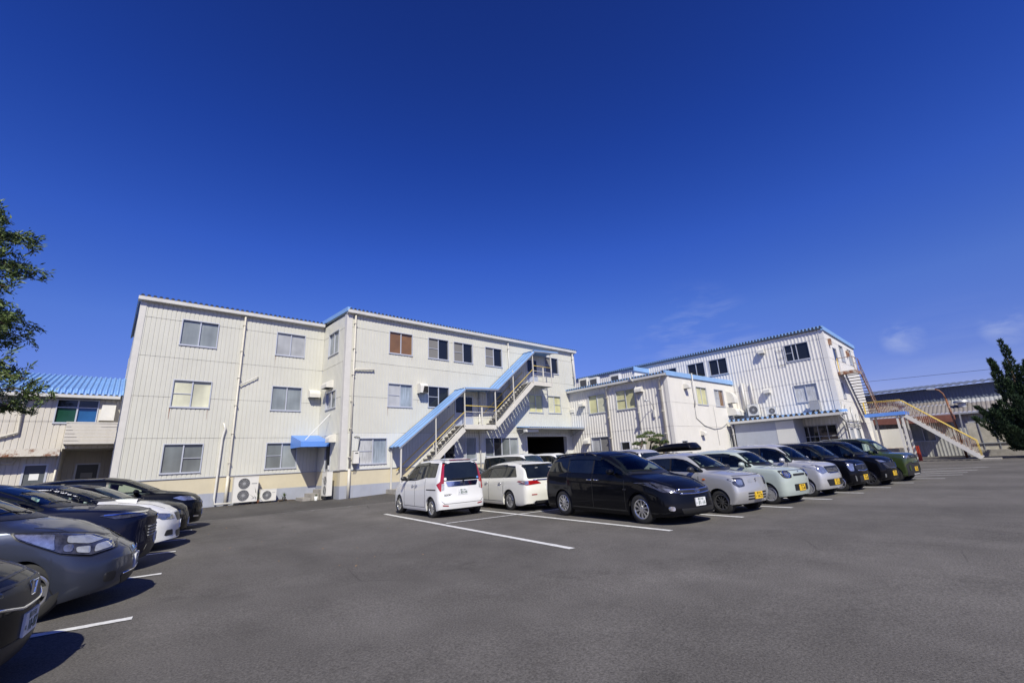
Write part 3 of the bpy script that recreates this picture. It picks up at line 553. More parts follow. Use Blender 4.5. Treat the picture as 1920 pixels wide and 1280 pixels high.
# ------------------------------------------------------------------ exterior staircase of the main building
st = thing('exterior_staircase', 'cream steel outside staircase with blue roofs climbing to the third floor', 'staircase', (18, 24.3, -.3))
Yf, Yb = 23.72, 24.86
def flight(x0, z0, x1, z1, n):
    for y in (Yf, Yb):
        b = MB(); b.bar((x0, y, z0 - .1), (x1, y, z1 - .1), .05, .34); b.build('stringer', M['stairw'], st)
    b = MB()
    for i in range(n):
        t = (i + .5) / n; x = x0 + (x1 - x0) * t; z = z0 + (z1 - z0) * t; b.box(x - .15, x + .13, Yf + .025, Yb - .025, z - .02, z + .02)
        b.box(x - .15, x - .13, Yf + .025, Yb - .025, z - .06, z - .02)
    b.build('treads', M['tread'], st)
    for y in (Yf - .03, Yb - .04):
        b = MB(); b.tube([(x0 - .25, y, z0 + .85), (x1, y, z1 + .98)], .025, 8); b.build('handrail', M['yellow'], st, smooth=True)
        b = MB(); b.tube([(x0 + .3, y, z0 + .38), (x1, y, z1 + .32)], .016, 6); b.build('mid_rail', M['stairw'], st, smooth=True)
    for k in (.45,):
        x = x0 + (x1 - x0) * k; z = z0 + (z1 - z0) * k
        b = MB(); b.box(x - .03, x + .03, Yf - .06, Yf, z - .2, z + 2.48); b.build('post', M['stairw'], st)
        b = MB(); b.box(x + .5, x + .54, Yb - .06, Yb - .02, z - .05, z + 1.0); b.build('post', M['stairw'], st)
def landing(x0, x1, z, roofz, m='stairw'):
    b = MB(); b.box(x0, x1, Yf - .03, Yf + .02, z - .3, z); b.box(x0, x1, Yb - .02, Yb + .03, z - .3, z); b.box(x1 - .05, x1, Yf + .02, Yb - .02, z - .3, z); b.box(x0, x1 - .05, Yf + .02, Yb - .02, z - .06, z - .01); b.build('landing', M['stairw'], st)
    for x in (x0 + .02, x1 - .06): b = MB(); b.box(x, x + .06, Yf - .06, Yf, z - .1, roofz); b.build('post', M['stairw'], st)
    x = x0 + (x1 - x0) * .52; b = MB(); b.box(x, x + .1, Yf - .05, Yf, z, z + 1.16); b.build('post', M['stairw'], st)
    b = MB(); b.tube([(x0 + .08, Yf - .03, z + 1.22), (x1 - .06, Yf - .03, z + 1.22)], .025, 8); b.build('handrail', M['yellow'], st, smooth=True)
    b = MB()
    for q in (.45, .82): b.tube([(x0 + .08, Yf - .03, z + q), (x1 - .06, Yf - .03, z + q)], .018, 6)
    b.build('mid_rail', M['stairw'], st, smooth=True)
def stair_roof(pts, y0, y1, name='roof_panel'):
    b = MB(); n = 3; th = .03
    for (xa, za), (xb, zb) in zip(pts, pts[1:]):
        for k in range(n):
            ya = y0 + (y1 - y0) * k / n; yb = y0 + (y1 - y0) * (k + 1) / n
            for p, q, h0, h1 in ((ya, ya + .06, 0, .05), (ya + .06, yb - .12, .05, .05), (yb - .12, yb - .05, .05, 0), (yb - .05, yb, 0, 0)):
                b.hexa([(xa, p, za + h0 - th), (xb, p, zb + h0 - th), (xb, q, zb + h1 - th), (xa, q, za + h1 - th), (xa, p, za + h0), (xb, p, zb + h0), (xb, q, zb + h1), (xa, q, za + h1)])
    o = b.build(name, M['blueroof'], st)
    b = MB()
    for (xa, za), (xb, zb) in zip(pts, pts[1:]):
        for k in range(1, n + 1):
            y = y0 + (y1 - y0) * k / n - .06
            b.bar((xa, y, za + .012), (xb, y, zb + .012), .07, .05)
    b.build('roof_seam', M['w_blue'], o)
    b = MB()
    for (xa, za), (xb, zb) in zip(pts, pts[1:]):
        for y in (y0 + .03, y1 - .03): b.bar((xa, y, za - .08), (xb, y, zb - .08), .05, .08)
    b.build('roof_frame', M['steel'], o)
flight(13.1, .06, 17.02, 3.36, 15); landing(17.02, 19.72, 3.56, 5.95)
flight(19.75, 3.62, 23.52, 6.82, 15); landing(23.52, 25.62, 6.9, 9.25)
stair_roof([(12.4, 2.22), (17.1, 5.86)], Yf - .12, Yb + .1); stair_roof([(17.1, 5.93), (19.9, 6.06)], Yf - .15, Yb + .1); stair_roof([(19.85, 6.02), (23.75, 9.24)], Yf - .12, Yb + .1); stair_roof([(23.72, 9.31), (26.45, 9.47)], Yf - .15, Yb + .1)
for y in (Yf - .03, Yb): b = MB(); b.box(12.5, 12.58, y - .03, y + .03, -.15, 2.25); b.build('post', M['stairw'], st)
b = MB(); b.box(12.3, 13.6, Yf - .2, Yb + .1, -.6, -.1); b.build('footing', M['concrete'], st)
# canopy over the garage mouth
t = thing('garage_canopy', 'flat blue ribbed canopy above the dark garage opening', 'canopy', (25.6, 24.3, 3.3))
b = MB(); F = FY(YM); eave_roof(b, F, 22.7, 29.0, 3.42, 1.4, 0, 0.1, .2, .05); b.build('roof', M['blueroof'], t)
b = MB(); b.fbox(F, 22.7, 29.0, 3.33, 3.41, 1.32, 1.4); b.fbox(F, 22.7, 22.78, 3.35, 3.41, 0.04, 1.32); b.fbox(F, 28.92, 29.0, 3.35, 3.41, 0.04, 1.32); b.build('canopy_frame', M['steel'], t)
b = MB(); b.bar((23.0, YM - 1.2, 3.36), (23.0, YM - .04, 2.95), .05); b.bar((28.8, YM - 1.25, 3.36), (28.8, YM - .04, 2.85), .05); b.build('bracket', M['steel'], t)
b = MB(); b.fbox(F, 22.6, 23.9, 3.12, 3.3, .9, 1.15); b.build('lamp_housing', M['frame_w'], t)

# ------------------------------------------------------------------ two-storey wing with yellow blinds
XS, YS, ZS = 29.0, 15.76, 6.45
sw = thing('side_building', 'low two-storey white building with sky-blue roof edge between the big factory and the tall block', 'building', (33, 20, -.4))
F = FX(XS); wx = [((21.21, 22.94, 4.48, 5.97), ['g_lyel', 'g_yel'], None), ((18.49, 20.23, 4.48, 5.97), ['g_yel', 'g_yel'], [1]), ((21.24, 23.0, 1.1, 2.62), ['g_mid', 'g_lt'], None)]
b = MB(); ribbed(b, F, YS + .25, YM - .02, -.6, ZS, [hole(r) for r, _, _ in wx] + [(16.3, 18.1, -.6, 2.36), (19.4, 20.2, -.6, 2.1)], BIG, (4.60, 2.93)); b.build('wall', M['sid_s'], sw)
for r, p, k in wx: window(F, r, sw, p, k)
b = MB(); b.fbox(F, 16.3, 18.1, -.6, 2.36, -.1, -.02); b.build('wall_panel', M['beige'], sw)
b = MB(); b.fbox(F, 19.4, 19.46, -.6, 2.1, -.06, .03); b.fbox(F, 20.14, 20.2, -.6, 2.1, -.06, .03); b.fbox(F, 19.46, 20.14, 2.04, 2.1, -.06, .03); d = b.build('door', M['frame'], sw); b = MB(); b.fbox(F, 19.46, 20.14, -.6, 2.04, -.05, -.02); b.build('door_panel', M['g_dark'], d)
F2 = FY(YS); wy = [((33.1, 34.86, 4.58, 5.97), ['g_yel', 'g_yel'], None), ((36.2, 37.9, 4.58, 5.97), ['g_lt', 'g_brown'], [0]), ((29.85, 30.65, 1.3, 1.93), ['g_dark'], None)]
b = MB(); ribbed(b, F2, XS + .25, 39.98, -.6, 6.5, [hole(r) for r, _, _ in wy], FINE, (4.60, 2.93)); b.build('wall', M['sid_s'], sw)
for r, p, k in wy: window(F2, r, sw, p, k)
b = MB(); b.box(XS - .03, XS + .25, YS - .03, YS + .25, -.6, ZS); b.build('corner_trim', M['sid_s'], sw)
b = MB(); b.face((XS, YM + .5, -.6), (XS, YM + 6, -.6), (XS, YM + 6, ZS), (XS, YM + .5, ZS)); b.build('wall', M['sid_s'], sw)
b = MB(); eave_roof(b, F, YS - .1, YM - .1, ZS + .17, .36, 11, .02, .25, .13); b.build('roof', M['blueroof'], sw)
b = MB(); ridge_ends(b, F, YS - .1, YM - .1, ZS + .17, .365, .25, .13); b.build('roof_ridge_shade', M['ridge_shade'], sw)
b = MB(); valley_stops(b, F, YS - .1, YM - .1, ZS + .17, .365, .25, .13); b.build('roof_valley_plate', M['bluetrim'], sw)
b = MB(); b.fbox(F, YS - .1, YM - .1, ZS, ZS + .165, .22, .36); b.fbox(F, YS - .1, YM - .1, ZS - .02, ZS, -.02, .22); b.build('gutter', M['gutter'], sw)
b = MB(); b.hexa([(XS - .28, YS - .1, ZS + .02), (41.3, YS - .1, ZS + .12), (41.3, YS + .05, ZS + .12), (XS - .28, YS + .05, ZS + .02), (XS - .28, YS - .1, ZS + .36), (41.3, YS - .1, ZS + .46), (41.3, YS + .05, ZS + .46), (XS - .28, YS + .05, ZS + .36)]); b.build('gable_trim', M['bluetrim'], sw)
for y in (16.35, 21.0): pipe([(XS - .25, y - .3, ZS), (XS - .22, y - .1, ZS - .2), (XS - .13, y, ZS - .3), (XS - .13, y, -.5)], .065, M['pvc'], sw)
pipe([(XS - .5, 18.45, ZS + .35), (XS - .45, 18.4, ZS + .1), (XS - .12, 18.3, ZS - .2), (XS - .12, 18.3, 2.8)], .05, M['gutter'], sw)
pipe([(32.5, YS + .1, ZS + .4), (32.5, YS - .16, ZS + .45), (32.5, YS - .16, 4.9), (32.45, YS - .05, 4.4)], .05, M['gutter'], sw, 'downpipe', False)
pipe([(32.5, YS - .04, 4.4), (32.45, YS - .04, 3.55), (33.6, YS - .04, 3.0), (35.2, YS - .04, 2.75), (36.5, YS - .04, 2.85), (37.6, YS - .04, 3.2)], .022, M['acs'], sw, 'cable', False)
pipe([(35.6, YS - .04, 4.5), (35.65, YS - .04, 1.5)], .012, M['acs'], sw, 'cable', False)
for F_, u, z, wd, h, d in ((F, 23.5, 5.6, .42, .42, .35), (F, 18.0, 6.0, .55, .42, .4), (F, 23.35, 2.6, .5, .45, .35), (F2, 31.4, 6.0, .4, .35, .45), (F2, 33.0, 2.6, .4, .32, .35), (F2, 38.8, 5.9, .7, 1.0, .6), (F2, 38.5, 4.55, .75, .7, .75), (F2, 39.6, 4.5, .75, .65, .7)): vent_hood(F_, u, z, sw, wd, h, d)
b = MB(); b.fbox(F2, 37.5, 38.8, .3, 2.6, .005, .02); b.build('patch_panel', M['siding_w'], sw)
t = thing('wall_lamp', 'grey gooseneck lamp arm on the ribbed wall above the pruned pines', 'lamp', (XS, 17.1, 4.0))
b = MB(); b.box(XS - .12, XS + .0, 17.0, 17.14, 3.65, 4.15); b.build('junction_box', M['gutter'], t)
b = MB(); b.tube([(XS - .06, 17.06, 4.1), (XS - .12, 17.06, 4.45), (XS - .45, 17.06, 4.75), (XS - .8, 17.06, 4.82)], .022, 8); b.build('arm', M['steel'], t, smooth=True)
b = MB(); b.lathe([(.001, .08), (.07, .07), (.14, 0), (.12, -.05), (.001, -.06)], (-.3, 0, 1), (XS - .95, 17.06, 4.78), 14); b.build('lamp_head', M['steel'], t, smooth=True)

# ------------------------------------------------------------------ tall block
XT, YT, ZTT = 40.0, 8.37, 9.82
tb = thing('tall_building', 'tall three-storey white building with large vertical ribs and an outside stair at its right end', 'building', (45, 16, -.45))
F = FX(XT); wx = [((9.47, 11.2, 7.72, 9.08), ['g_dark', 'g_dark', 'g_dark'], [2]), ((15.83, 17.46, 7.65, 9.08), ['g_dark', 'g_dark'], None), ((17.87, 19.5, 7.7, 9.08), ['g_dark', 'g_dark'], None), ((20.6, 22.3, 7.7, 9.06), ['g_dark', 'g_dark'], None), ((9.5, 11.1, 4.43, 5.79), ['g_cur', 'g_cur'], None)]
b = MB(); ribbed(b, F, YT + .3, 27, -.6, ZTT, [hole(r) for r, _, _ in wx] + [(8.85, 11.3, -.6, 2.6)], BIG, (9.1, 7.6, 5.95, 4.35)); b.build('wall', M['sid_t'], tb)
for i, (r, p, k) in enumerate(wx): window(F, r, tb, p, k, split=[0, .5, .7, 1] if i == 0 else None)
F2 = FY(YT); wy = [((44.0, 45.3, 7.72, 9.1), ['g_dark', 'g_curb'], None), ((46.75, 48.0, 7.72, 9.1), ['g_dark', 'g_curb'], None), ((41.7, 42.55, 4.53, 5.78), ['g_grey', 'g_lt'], None), ((41.2, 42.3, -.5, 2.3), ['g_lt', 'g_grey'], None), ((43.2, 44.4, -.5, 2.3), ['g_grey', 'g_slat'], None)]
dr_ = (41.75, 42.95, 6.62, 8.6)
b = MB(); ribbed(b, F2, XT + .3, 49.4, -.6, 9.85, [hole(r) for r, _, _ in wy] + [hole(dr_)], FINE, (9.1, 7.6, 5.95, 4.35, 2.75)); b.build('wall', M['sid_t'], tb)
for r, p, k in wy: window(F2, r, tb, p, k, sill=r[2] > 0)
b = MB(); u0, u1, z0, z1 = dr_
for a in (u0, u1 - .06): b.fbox(F2, a, a + .06, z0, z1, -.08, .03)
b.fbox(F2, u0 + .06, u1 - .06, z1 - .06, z1, -.08, .03); d = b.build('door', M['frame'], tb); b = MB(); b.fbox(F2, u0 + .06, u1 - .06, z0, z0 + .9, -.05, -.02); b.build('door_panel', M['acw'], d); b = MB(); b.fbox(F2, u0 + .06, u1 - .06, z0 + .9, z1 - .06, -.05, -.03); b.build('pane', M['g_dark'], d)
b = MB(); b.box(XT - .03, XT + .3, YT - .03, YT + .3, -.6, ZTT); b.build('corner_trim', M['sid_t'], tb)
b = MB(); b.face((49.4, YT, -.6), (49.4, 27, -.6), (49.4, 27, ZTT - .4), (49.4, YT, ZTT - .4)); b.build('wall', M['sid_t'], tb)
b = MB(); eave_roof(b, F, YT - .1, 27, ZTT + .05, .15, 9.6, -.03, .25, .17); b.build('roof', M['blueroof'], tb)
b = MB(); ridge_ends(b, F, YT - .1, 27, ZTT + .05, .155, .25, .17); b.fbox(F, YT - .1, 27, ZTT - .02, ZTT + .045, -.02, .15); b.build('roof_ridge_shade', M['ridge_shade'], tb)
b = MB(); valley_stops(b, F, YT - .1, 27, ZTT + .05, .155, .25, .17); b.build('roof_valley_plate', M['bluetrim'], tb)
b = MB(); b.hexa([(XT - .15, YT - .12, ZTT - .12), (49.6, YT - .12, ZTT - .42), (49.6, YT + .05, ZTT - .42), (XT - .15, YT + .05, ZTT - .12), (XT - .15, YT - .12, ZTT + .2), (49.6, YT - .12, ZTT - .1), (49.6, YT + .05, ZTT - .1), (XT - .15, YT + .05, ZTT + .2)]); b.build('gable_trim', M['bluetrim'], tb)
for u, z in ((12.85, 9.15), (13.0, 5.85)): vent_hood(F, u, z, tb, .45, .4, .38, False)
b = MB()
for u in (11.25, 11.75):
    for z in (7.5, 8.1, 8.7): b.fbox(F, 11.25, 11.8, z, z + .02, .04, .06)
    b.fbox(F, u, u + .02, 7.45, 9.0, .04, .06)
b.build('window_guard', M['frame_w'], tb)
pipe([(XT - .12, 14.9, 6.6), (XT - .12, 14.9, 3.9)], .09, M['gutter'], tb, 'duct', False); pipe([(XT - .12, 14.2, 6.5), (XT - .12, 14.2, 4)], .06, M['gutter'], tb, 'duct', False)
for k, (x, z0, z1) in enumerate(((40.3, 2.2, 4.2), (41.2, 2.4, 4.0), (42.8, 2.3, 3.9), (44.0, 1.5, 3.4))): pipe([(x, YT - .06, z0), (x, YT - .06, z1)], .035, M['steel'], tb, 'conduit', False)
for z in (2.45, 2.6, 2.85): pipe([(40.1, YT - .1, z), (45.0, YT - .1, z - .03)], .03, M['steel'], tb, 'conduit', False)
b = MB()
for x, z in ((41.0, 8.9), (46.2, 8.6)): b.fbox(F2, x, x + .25, z - .25, z + .25, .0, .2)
b.build('junction_box', M['rust'], tb)
# entrance annex with canopy and grey panel
b = MB(); b.box(37.75, XT - .05, 10.95, 15.25, -.6, 3.2); b.build('annex_wall', M['greyshed'], tb)
b = MB(); FC = FX(37.75); b.fbox(FC, 10.95, 12.2, -.5, 3.0, .004, .016); b.build('panel', M['siding_w'], tb)
b = MB(); F = FX(XT)
for u in (8.85, 9.45, 10.05, 10.68, 11.24): b.fbox(F, u, u + .06, -.6, 2.6, -.1, .03)
for z in (2.54, 1.75): b.fbox(F, 8.91, 11.24, z, z + .06, -.08, .022)
e = b.build('entrance_door', M['acs'], tb)
b = MB(); b.fbox(F, 8.9, 11.26, -.6, 2.55, -.07, -.05); b.build('pane', M['g_dark'], e); b = MB(); b.fbox(F, 9.55, 9.95, 1.15, 1.5, -.045, -.03); b.fbox(F, 9.0, 9.3, 1.2, 1.45, -.045, -.03); b.build('paper_notice', M['paper'], e)
cn_ = thing('entrance_canopy', 'long sky-blue ribbed canopy roof over the grey panel and the dark entrance', 'canopy', (38.8, 11.6, 3.2))
b = MB(); eave_roof(b, FX(37.5), 7.85, 15.45, 3.3, 0, 2.45, .06, .36, .17); b.build('roof', M['blueroof'], cn_)
b = MB(); ridge_ends(b, FX(37.5), 7.85, 15.4, 3.3, .005, .36, .17); b.build('roof_ridge_shade', M['ridge_shade'], cn_); b = MB(); valley_stops(b, FX(37.5), 7.85, 15.4, 3.3, .005, .36, .17); b.build('roof_valley_plate', M['bluetrim'], cn_)
b = MB(); b.box(37.38, 37.5, 7.8, 15.5, 3.12, 3.3); b.build('gutter', M['gutter'], cn_)
b = MB(); b.box(37.5, 39.9, 8.0, 15.4, 3.22, 3.29); b.build('soffit', M['acs'], cn_)
pipe([(37.45, 15.4, 3.15), (37.6, 15.35, 2.9), (37.65, 15.35, -.5)], .06, M['gutter'], cn_); pipe([(37.45, 8.0, 3.15), (39.5, 8.15, 2.7), (39.9, 8.2, 2.6), (39.9, 8.2, -.5)], .06, M['gutter'], cn_, 'downpipe', False)
b = MB(); b.bar((37.6, 8.1, 3.2), (39.95, 8.3, 2.1), .05); b.build('bracket', M['steel'], cn_)
ac_unit('air_conditioner', 'large outdoor unit at the left end of the blue entrance canopy', FX(XT), 13.75, 14.6, 3.75, 4.65, .3, .62, [(14.15, 4.2, .33)])
ac_unit('air_conditioner', 'smaller outdoor unit on the canopy just right of the large one', FX(XT), 12.45, 13.2, 3.7, 4.25, .35, .62, [(12.78, 3.97, .22)])
ac_unit('air_conditioner', 'grey louvred unit below the curtained window on the canopy', FX(XT), 9.5, 10.15, 3.72, 4.4, .25, .55, [], white='acs')
# rear block and roof-top units on the side building
rb = thing('rear_building', 'far white ribbed block with blue roof corner rising behind the low side building', 'building', (40, 28, -.4))
F = FX(37.5); rw = [((24.9, 26.2, 6.3, 7.6), ['g_curb', 'g_grey'], None)]
b = MB(); ribbed(b, F, 23.68, 36, 0, 9.25, [hole(r) for r, _, _ in rw], BIG, (7.4,)); ribbed(b, FY(23.68), 37.5, 39.98, 0, 9.2, [], FINE, ()); b.build('wall', M['sid_t'], rb)
for r, p, k in rw: window(F, r, rb, p, k)
b = MB(); eave_roof(b, F, 23.6, 36, 9.3, .15, 2.4, -.02, .25, .15); b.build('roof', M['blueroof'], rb); b = MB(); ridge_ends(b, F, 23.6, 36, 9.3, .155, .25, .15); b.build('roof_ridge_shade', M['ridge_shade'], rb); b = MB(); valley_stops(b, F, 23.6, 36, 9.3, .155, .25, .15); b.build('roof_valley_plate', M['bluetrim'], rb)
b = MB(); b.box(37.35, 39.98, 23.55, 23.67, 9.0, 9.42); b.build('gable_trim', M['bluetrim'], rb)
for i, (y, lab) in enumerate(((24.3, 'leftmost grey rooftop unit on the low side building'), (23.2, 'rooftop unit with a dark front second from the left'), (21.0, 'rooftop unit farthest right, half hidden by the roof edge'))):
    ac_unit('air_conditioner', lab, FX(30.6), y - .45, y + .45, 6.8, 7.75 - .1 * i, .0, .4, [], 'rooftop air-conditioning units', 'acw')
    b = MB(); b.fbox(FX(30.6), y - .38, y + .3, 6.9, 7.6 - .1 * i, .4, .412); b.build('coil_grille', M['acg'], bpy.context.scene.objects[len(bpy.context.scene.objects) - 1] if False else LAST_AC)

# ------------------------------------------------------------------ stairs at the right end of the tall block
s2 = thing('steel_stair', 'rusty steel stair flight dropping from the top door of the tall block', 'staircase', (44, 7.8, 3.3))
Ya, Yc = 7.22, 8.2
b = MB(); b.box(41.65, 43.5, Ya, Yc + .15, 6.5, 6.56); b.box(41.65, 43.5, Ya - .05, Ya, 6.32, 6.56); b.box(41.6, 41.65, Ya, Yc + .1, 6.32, 6.56); b.build('landing', M['rust'], s2)
for y in (Ya, Yc): b = MB(); b.bar((43.4, y, 6.5), (46.5, y, 3.3), .06, .28); b.build('stringer', M['rust'] if y == Ya else M['steel'], s2)
b = MB()
for i in range(15): t = (i + .5) / 15; b.box(43.4 + 3.1 * t - .1, 43.4 + 3.1 * t + .13, Ya + .03, Yc - .03, 6.5 - 3.2 * t, 6.54 - 3.2 * t)
b.build('treads', M['tread'], s2)
b = MB(); b.tube([(41.65, Yc, 7.6), (41.65, Ya, 7.6), (43.45, Ya, 7.6), (46.6, Ya, 4.3)], .028, 6); b.tube([(41.65, Ya, 7.1), (43.45, Ya, 7.1), (46.6, Ya, 3.85)], .02, 6)
for x in (41.65, 42.5, 43.45): b.tube([(x, Ya, 6.5), (x, Ya, 7.6)], .022, 6)
b.build('handrail', M['rust'], s2); b = MB(); b.tube([(41.63, Yc, 6.6), (41.63, Yc, 7.6)], .03, 6); b.build('yellow_post', M['yellow'], s2)
s3 = thing('platform_stair', 'yellow-railed metal stair coming down from a blue-edged platform to the yard', 'staircase', (45.5, 5, -.4))
b = MB(); b.box(45.0, 47.0, 5.55, 7.9, 3.1, 3.3); b.build('platform', M['rust'], s3); b = MB(); b.box(44.9, 45.0, 5.5, 7.95, 3.08, 3.34); b.box(45.0, 47.0, 5.45, 5.55, 3.08, 3.34); b.build('blue_edge', M['blueawn'], s3)
for x in (45.05, 46.3): b = MB(); b.bar((x, 5.5, 3.0), (x, 2.1, -.25), .07, .26); b.build('stringer', M['trim'], s3)
b = MB()
for i in range(16): t = (i + .5) / 16; b.box(45.1, 46.25, 5.5 - 3.4 * t - .12, 5.5 - 3.4 * t + .1, 3.12 - 3.3 * t, 3.16 - 3.3 * t)
b.build('treads', M['rust'], s3)
for x in (45.05, 46.3):
    b = MB(); b.tube([(x, 7.8, 4.28), (x, 5.6, 4.22), (x, 2.15, .95), (x, 2.1, -.15)], .024, 6); b.build('handrail', M['yellow'], s3, smooth=True)
    b = MB()
    for i in range(20): y = 7.7 - i * .11; b.tube([(x, y, 3.3), (x, y, 4.25)], .013, 5, False)
    for i in range(30): t = (i + .5) / 30; y = 5.5 - 3.3 * t; b.tube([(x, y, 3.1 - 3.2 * t), (x, y, 4.1 - 3.12 * t)], .013, 5, False)
    b.build('balusters', M['rust'], s3)
b = MB(); b.tube([(45.05, 7.85, 3.3), (45.05, 7.85, 4.28)], .05, 6); b.build('yellow_post', M['yellow'], s3)
for x in (45.1, 46.8):
    for y in (5.7, 6.0, 7.6): b = MB(); b.box(x - .07, x + .07, y - .07, y + .07, -.6, 3.1); b.build('support_post', M['trim'], s3)
b = MB(); b.box(44.7, 46.6, 1.2, 2.2, -.7, -.28); b.box(44.7, 46.6, .6, 1.2, -.7, -.38); b.build('footing', M['concrete'], s3)

# ------------------------------------------------------------------ left annex
YA = 29.5
an = thing('left_annex', 'two-storey cream annex with a curved sky-blue corrugated roof at the left edge', 'building', (-3, 32, -.4))
F = FY(YA); wa = [((-2.1, -.62, 3.86, 4.98), ['g_green', 'g_bluef'], None)]
b = MB(); ribbed(b, F, -14, .18, 2.7, 5.3, [hole(r) for r, _, _ in wa], KAKU, (3.95,)); b.build('wall', M['sid_a'], an)
b = MB(); ribbed(b, F, -14, -1.6, -.6, 2.7, [(-2.72, -1.92, -.6, 2.05)], KAKU, ()); b.build('wall', M['sid_a'], an)
b = MB(); b.face((-1.6, YA, -.6), (-1.6, YA + 3.0, -.6), (-1.6, YA + 3.0, 2.9), (-1.6, YA, 2.9)); ribbed(b, FY(YA + 3.0), -1.6, .2, -.6, 2.9, [(-1.15, -.2, -.6, 2.1)], KAKU, ()); b.face((-1.6, YA, 2.72), (.2, YA, 2.72), (.2, YA + 3.0, 2.72), (-1.6, YA + 3.0, 2.72)); b.build('porch_wall', M['sid_a'], an)
wn = window(F, wa[0][0], an, ['g_green', 'g_bluef'], None)
b = MB(); b.fbox(F, -2.06, -.66, 4.58, 4.62, -.09, -.03); b.build('transom', M['frame'], wn); b = MB(); b.fbox(F, -2.05, -1.38, 4.62, 4.93, -.06, -.05); b.fbox(F, -1.34, -.67, 4.62, 4.93, -.08, -.07); b.build('pane', M['g_dark'], wn)
for (u0, u1, z1, Y, lab) in ((-2.72, -1.92, 2.05, YA, 'paper'), (-1.15, -.2, 2.1, YA + 3.0, 'sign')):
    FF = FY(Y); b = MB(); b.fbox(FF, u0, u0 + .07, -.6, z1, -.08, .03); b.fbox(FF, u1 - .07, u1, -.6, z1, -.08, .03); b.fbox(FF, u0 + .07, u1 - .07, z1 - .07, z1, -.08, .03); d = b.build('door', M['frame'], an)
    b = MB(); b.fbox(FF, u0 + .07, u1 - .07, -.6, z1 - .07, -.06, -.02); b.build('door_panel', M['doordark'], d); b = MB(); b.fbox(FF, u0 + .25, u1 - .25, 1.35, 1.62, -.015, -.008); b.build('notice', M['paper'] if lab == 'paper' else M['acs'], d)
b = MB()
n = 8; pts = [(-.35, 5.15)] + [(-.35 + .55 * math.sin(a), 5.15 + .55 * (1 - math.cos(a)) * .9) for a in fr(0.15, 1.15, n)] + [(5.6, 7.0)]
us = []; k = 0; u = -14.2
while u < .1: us += [(u, 0), (u + .05, .07), (u + .11, .07), (u + .16, 0)]; u += .21
for (a, x), (c, y) in zip(us, us[1:]):
    for (p, z), (p2, z2) in zip(pts, pts[1:]): b.face((a, YA + p - x, z + x), (c, YA + p - y, z + y), (c, YA + p2 - y, z2 + y), (a, YA + p2 - x, z2 + x))
b.build('roof', M['blueroof'], an)
b = MB(); b.box(-14.2, .1, YA - .42, YA - .3, 5.02, 5.16); b.build('gutter', M['gutter'], an)
pipe([(-3.05, YA - .36, 5.05), (-3.1, YA - .2, 4.85), (-3.15, YA - .1, 4.7), (-3.1, YA - .1, 3.42), (-4.6, YA - .1, 2.85)], .055, M['pvc'], an, 'downpipe', False)
pipe([(-1.66, YA - .08, 2.4), (-1.7, YA - .08, -.4)], .04, M['pvc'], an, 'downpipe', False); pipe([(-3.0, YA - .1, 2.35), (-3.05, YA - .1, 2.1), (-3.5, YA - .1, 2.1), (-3.6, YA - .1, -.4)], .05, M['pvc'], an, 'downpipe', False)
b = MB(); FB = FY(YA - .75)
b.face((-1.58, YA - .75, 2.86), (.16, YA - .75, 2.86), (.16, YA, 2.86), (-1.58, YA, 2.86))
z = 2.86
while z < 3.8: b.fbox(FB, -1.58, .16, z, z + .135, 0, .03); z += .157
b.fbox(FB, -1.6, .18, 3.8, 3.86, -.03, .05); b.box(-1.58, -1.5, YA - .74, YA, 2.86, 3.8); b.build('balcony', M['sid_a'], an)
b = MB(); b.hexa([(-.55, YA - .35, 3.98), (.0, YA - .35, 3.98), (.0, YA, 3.98), (-.55, YA, 3.98), (-.5, YA - .3, 4.72), (.0, YA - .3, 4.72), (.0, YA, 4.78), (-.5, YA, 4.78)]); b.build('exhaust_hood', M['hood'], an)
t = thing('rusty_canopy', 'rust-eaten cream steel canopy over the dark door of the left annex', 'canopy', (-5, YA - .5, 2.5))
b = MB(); b.box(-9, -1.62, YA - .64, YA - .58, 2.36, 2.68); b.build('fascia', M['rustc'], t); b = MB(); b.box(-9, -1.62, YA - .58, YA - .02, 2.58, 2.62); b.build('roof', M['steel'], t)
# ------------------------------------------------------------------ warehouse and yard at the far right
wh = thing('warehouse', 'long weathered grey-roofed warehouse shed closing the right side of the yard', 'building', (62, 2, -.45))
F = FX(58)
ww = [((5.3, 7.0, 1.0, 2.6), ['g_slat', 'g_grey'], None), ((.5, 2.2, 1.0, 2.6), ['g_slat', 'g_dark'], None)]
b = MB(); ribbed(b, F, -60, 16, -.6, 3.3, [hole(r) for r, _, _ in ww], BIG, ()); b.build('wall', M['w_wall'], wh)
for r, p, k in ww: window(F, r, wh, p, k)
for (y0, y1, m) in ((3.8, 16, 'w_roof'), (-60, 3.8, 'w_roof2')):
    b = MB(); eave_roof(b, F, y0, y1, 4.35, -2.6, 5, .30, .3, .05); b.build('roof', M[m], wh)
b = MB(); eave_roof(b, F, -60, 16, 3.4, .5, 2.4, .32, .3, .05); b.build('roof', M['w_roof'], wh)
b = MB(); ribbed(b, FX(62), -60, 16, 4.6, 6.15, [], BIG, ()); b.build('upper_wall', M['w_blue'], wh)
b = MB(); eave_roof(b, FX(62), -60, 16, 6.15, .6, 14, .1, .6, .1); b.build('roof', M['w_blue'], wh)
b = MB(); b.fbox(F, -60, 16, 3.22, 3.38, .45, .6); b.build('gutter', M['steel'], wh)
b = MB(); b.bar((56.6, 3.2, 3.5), (56.6, 3.4, -.4), .1); b.bar((56.6, -1.0, 3.4), (57.9, -1.0, 2.2), .12); b.build('downpipe', M['steel'], wh)
t = thing('red_canopy', 'faded reddish sheet canopy sagging from the warehouse wall behind the stair', 'canopy', (57, 6, 2.9))
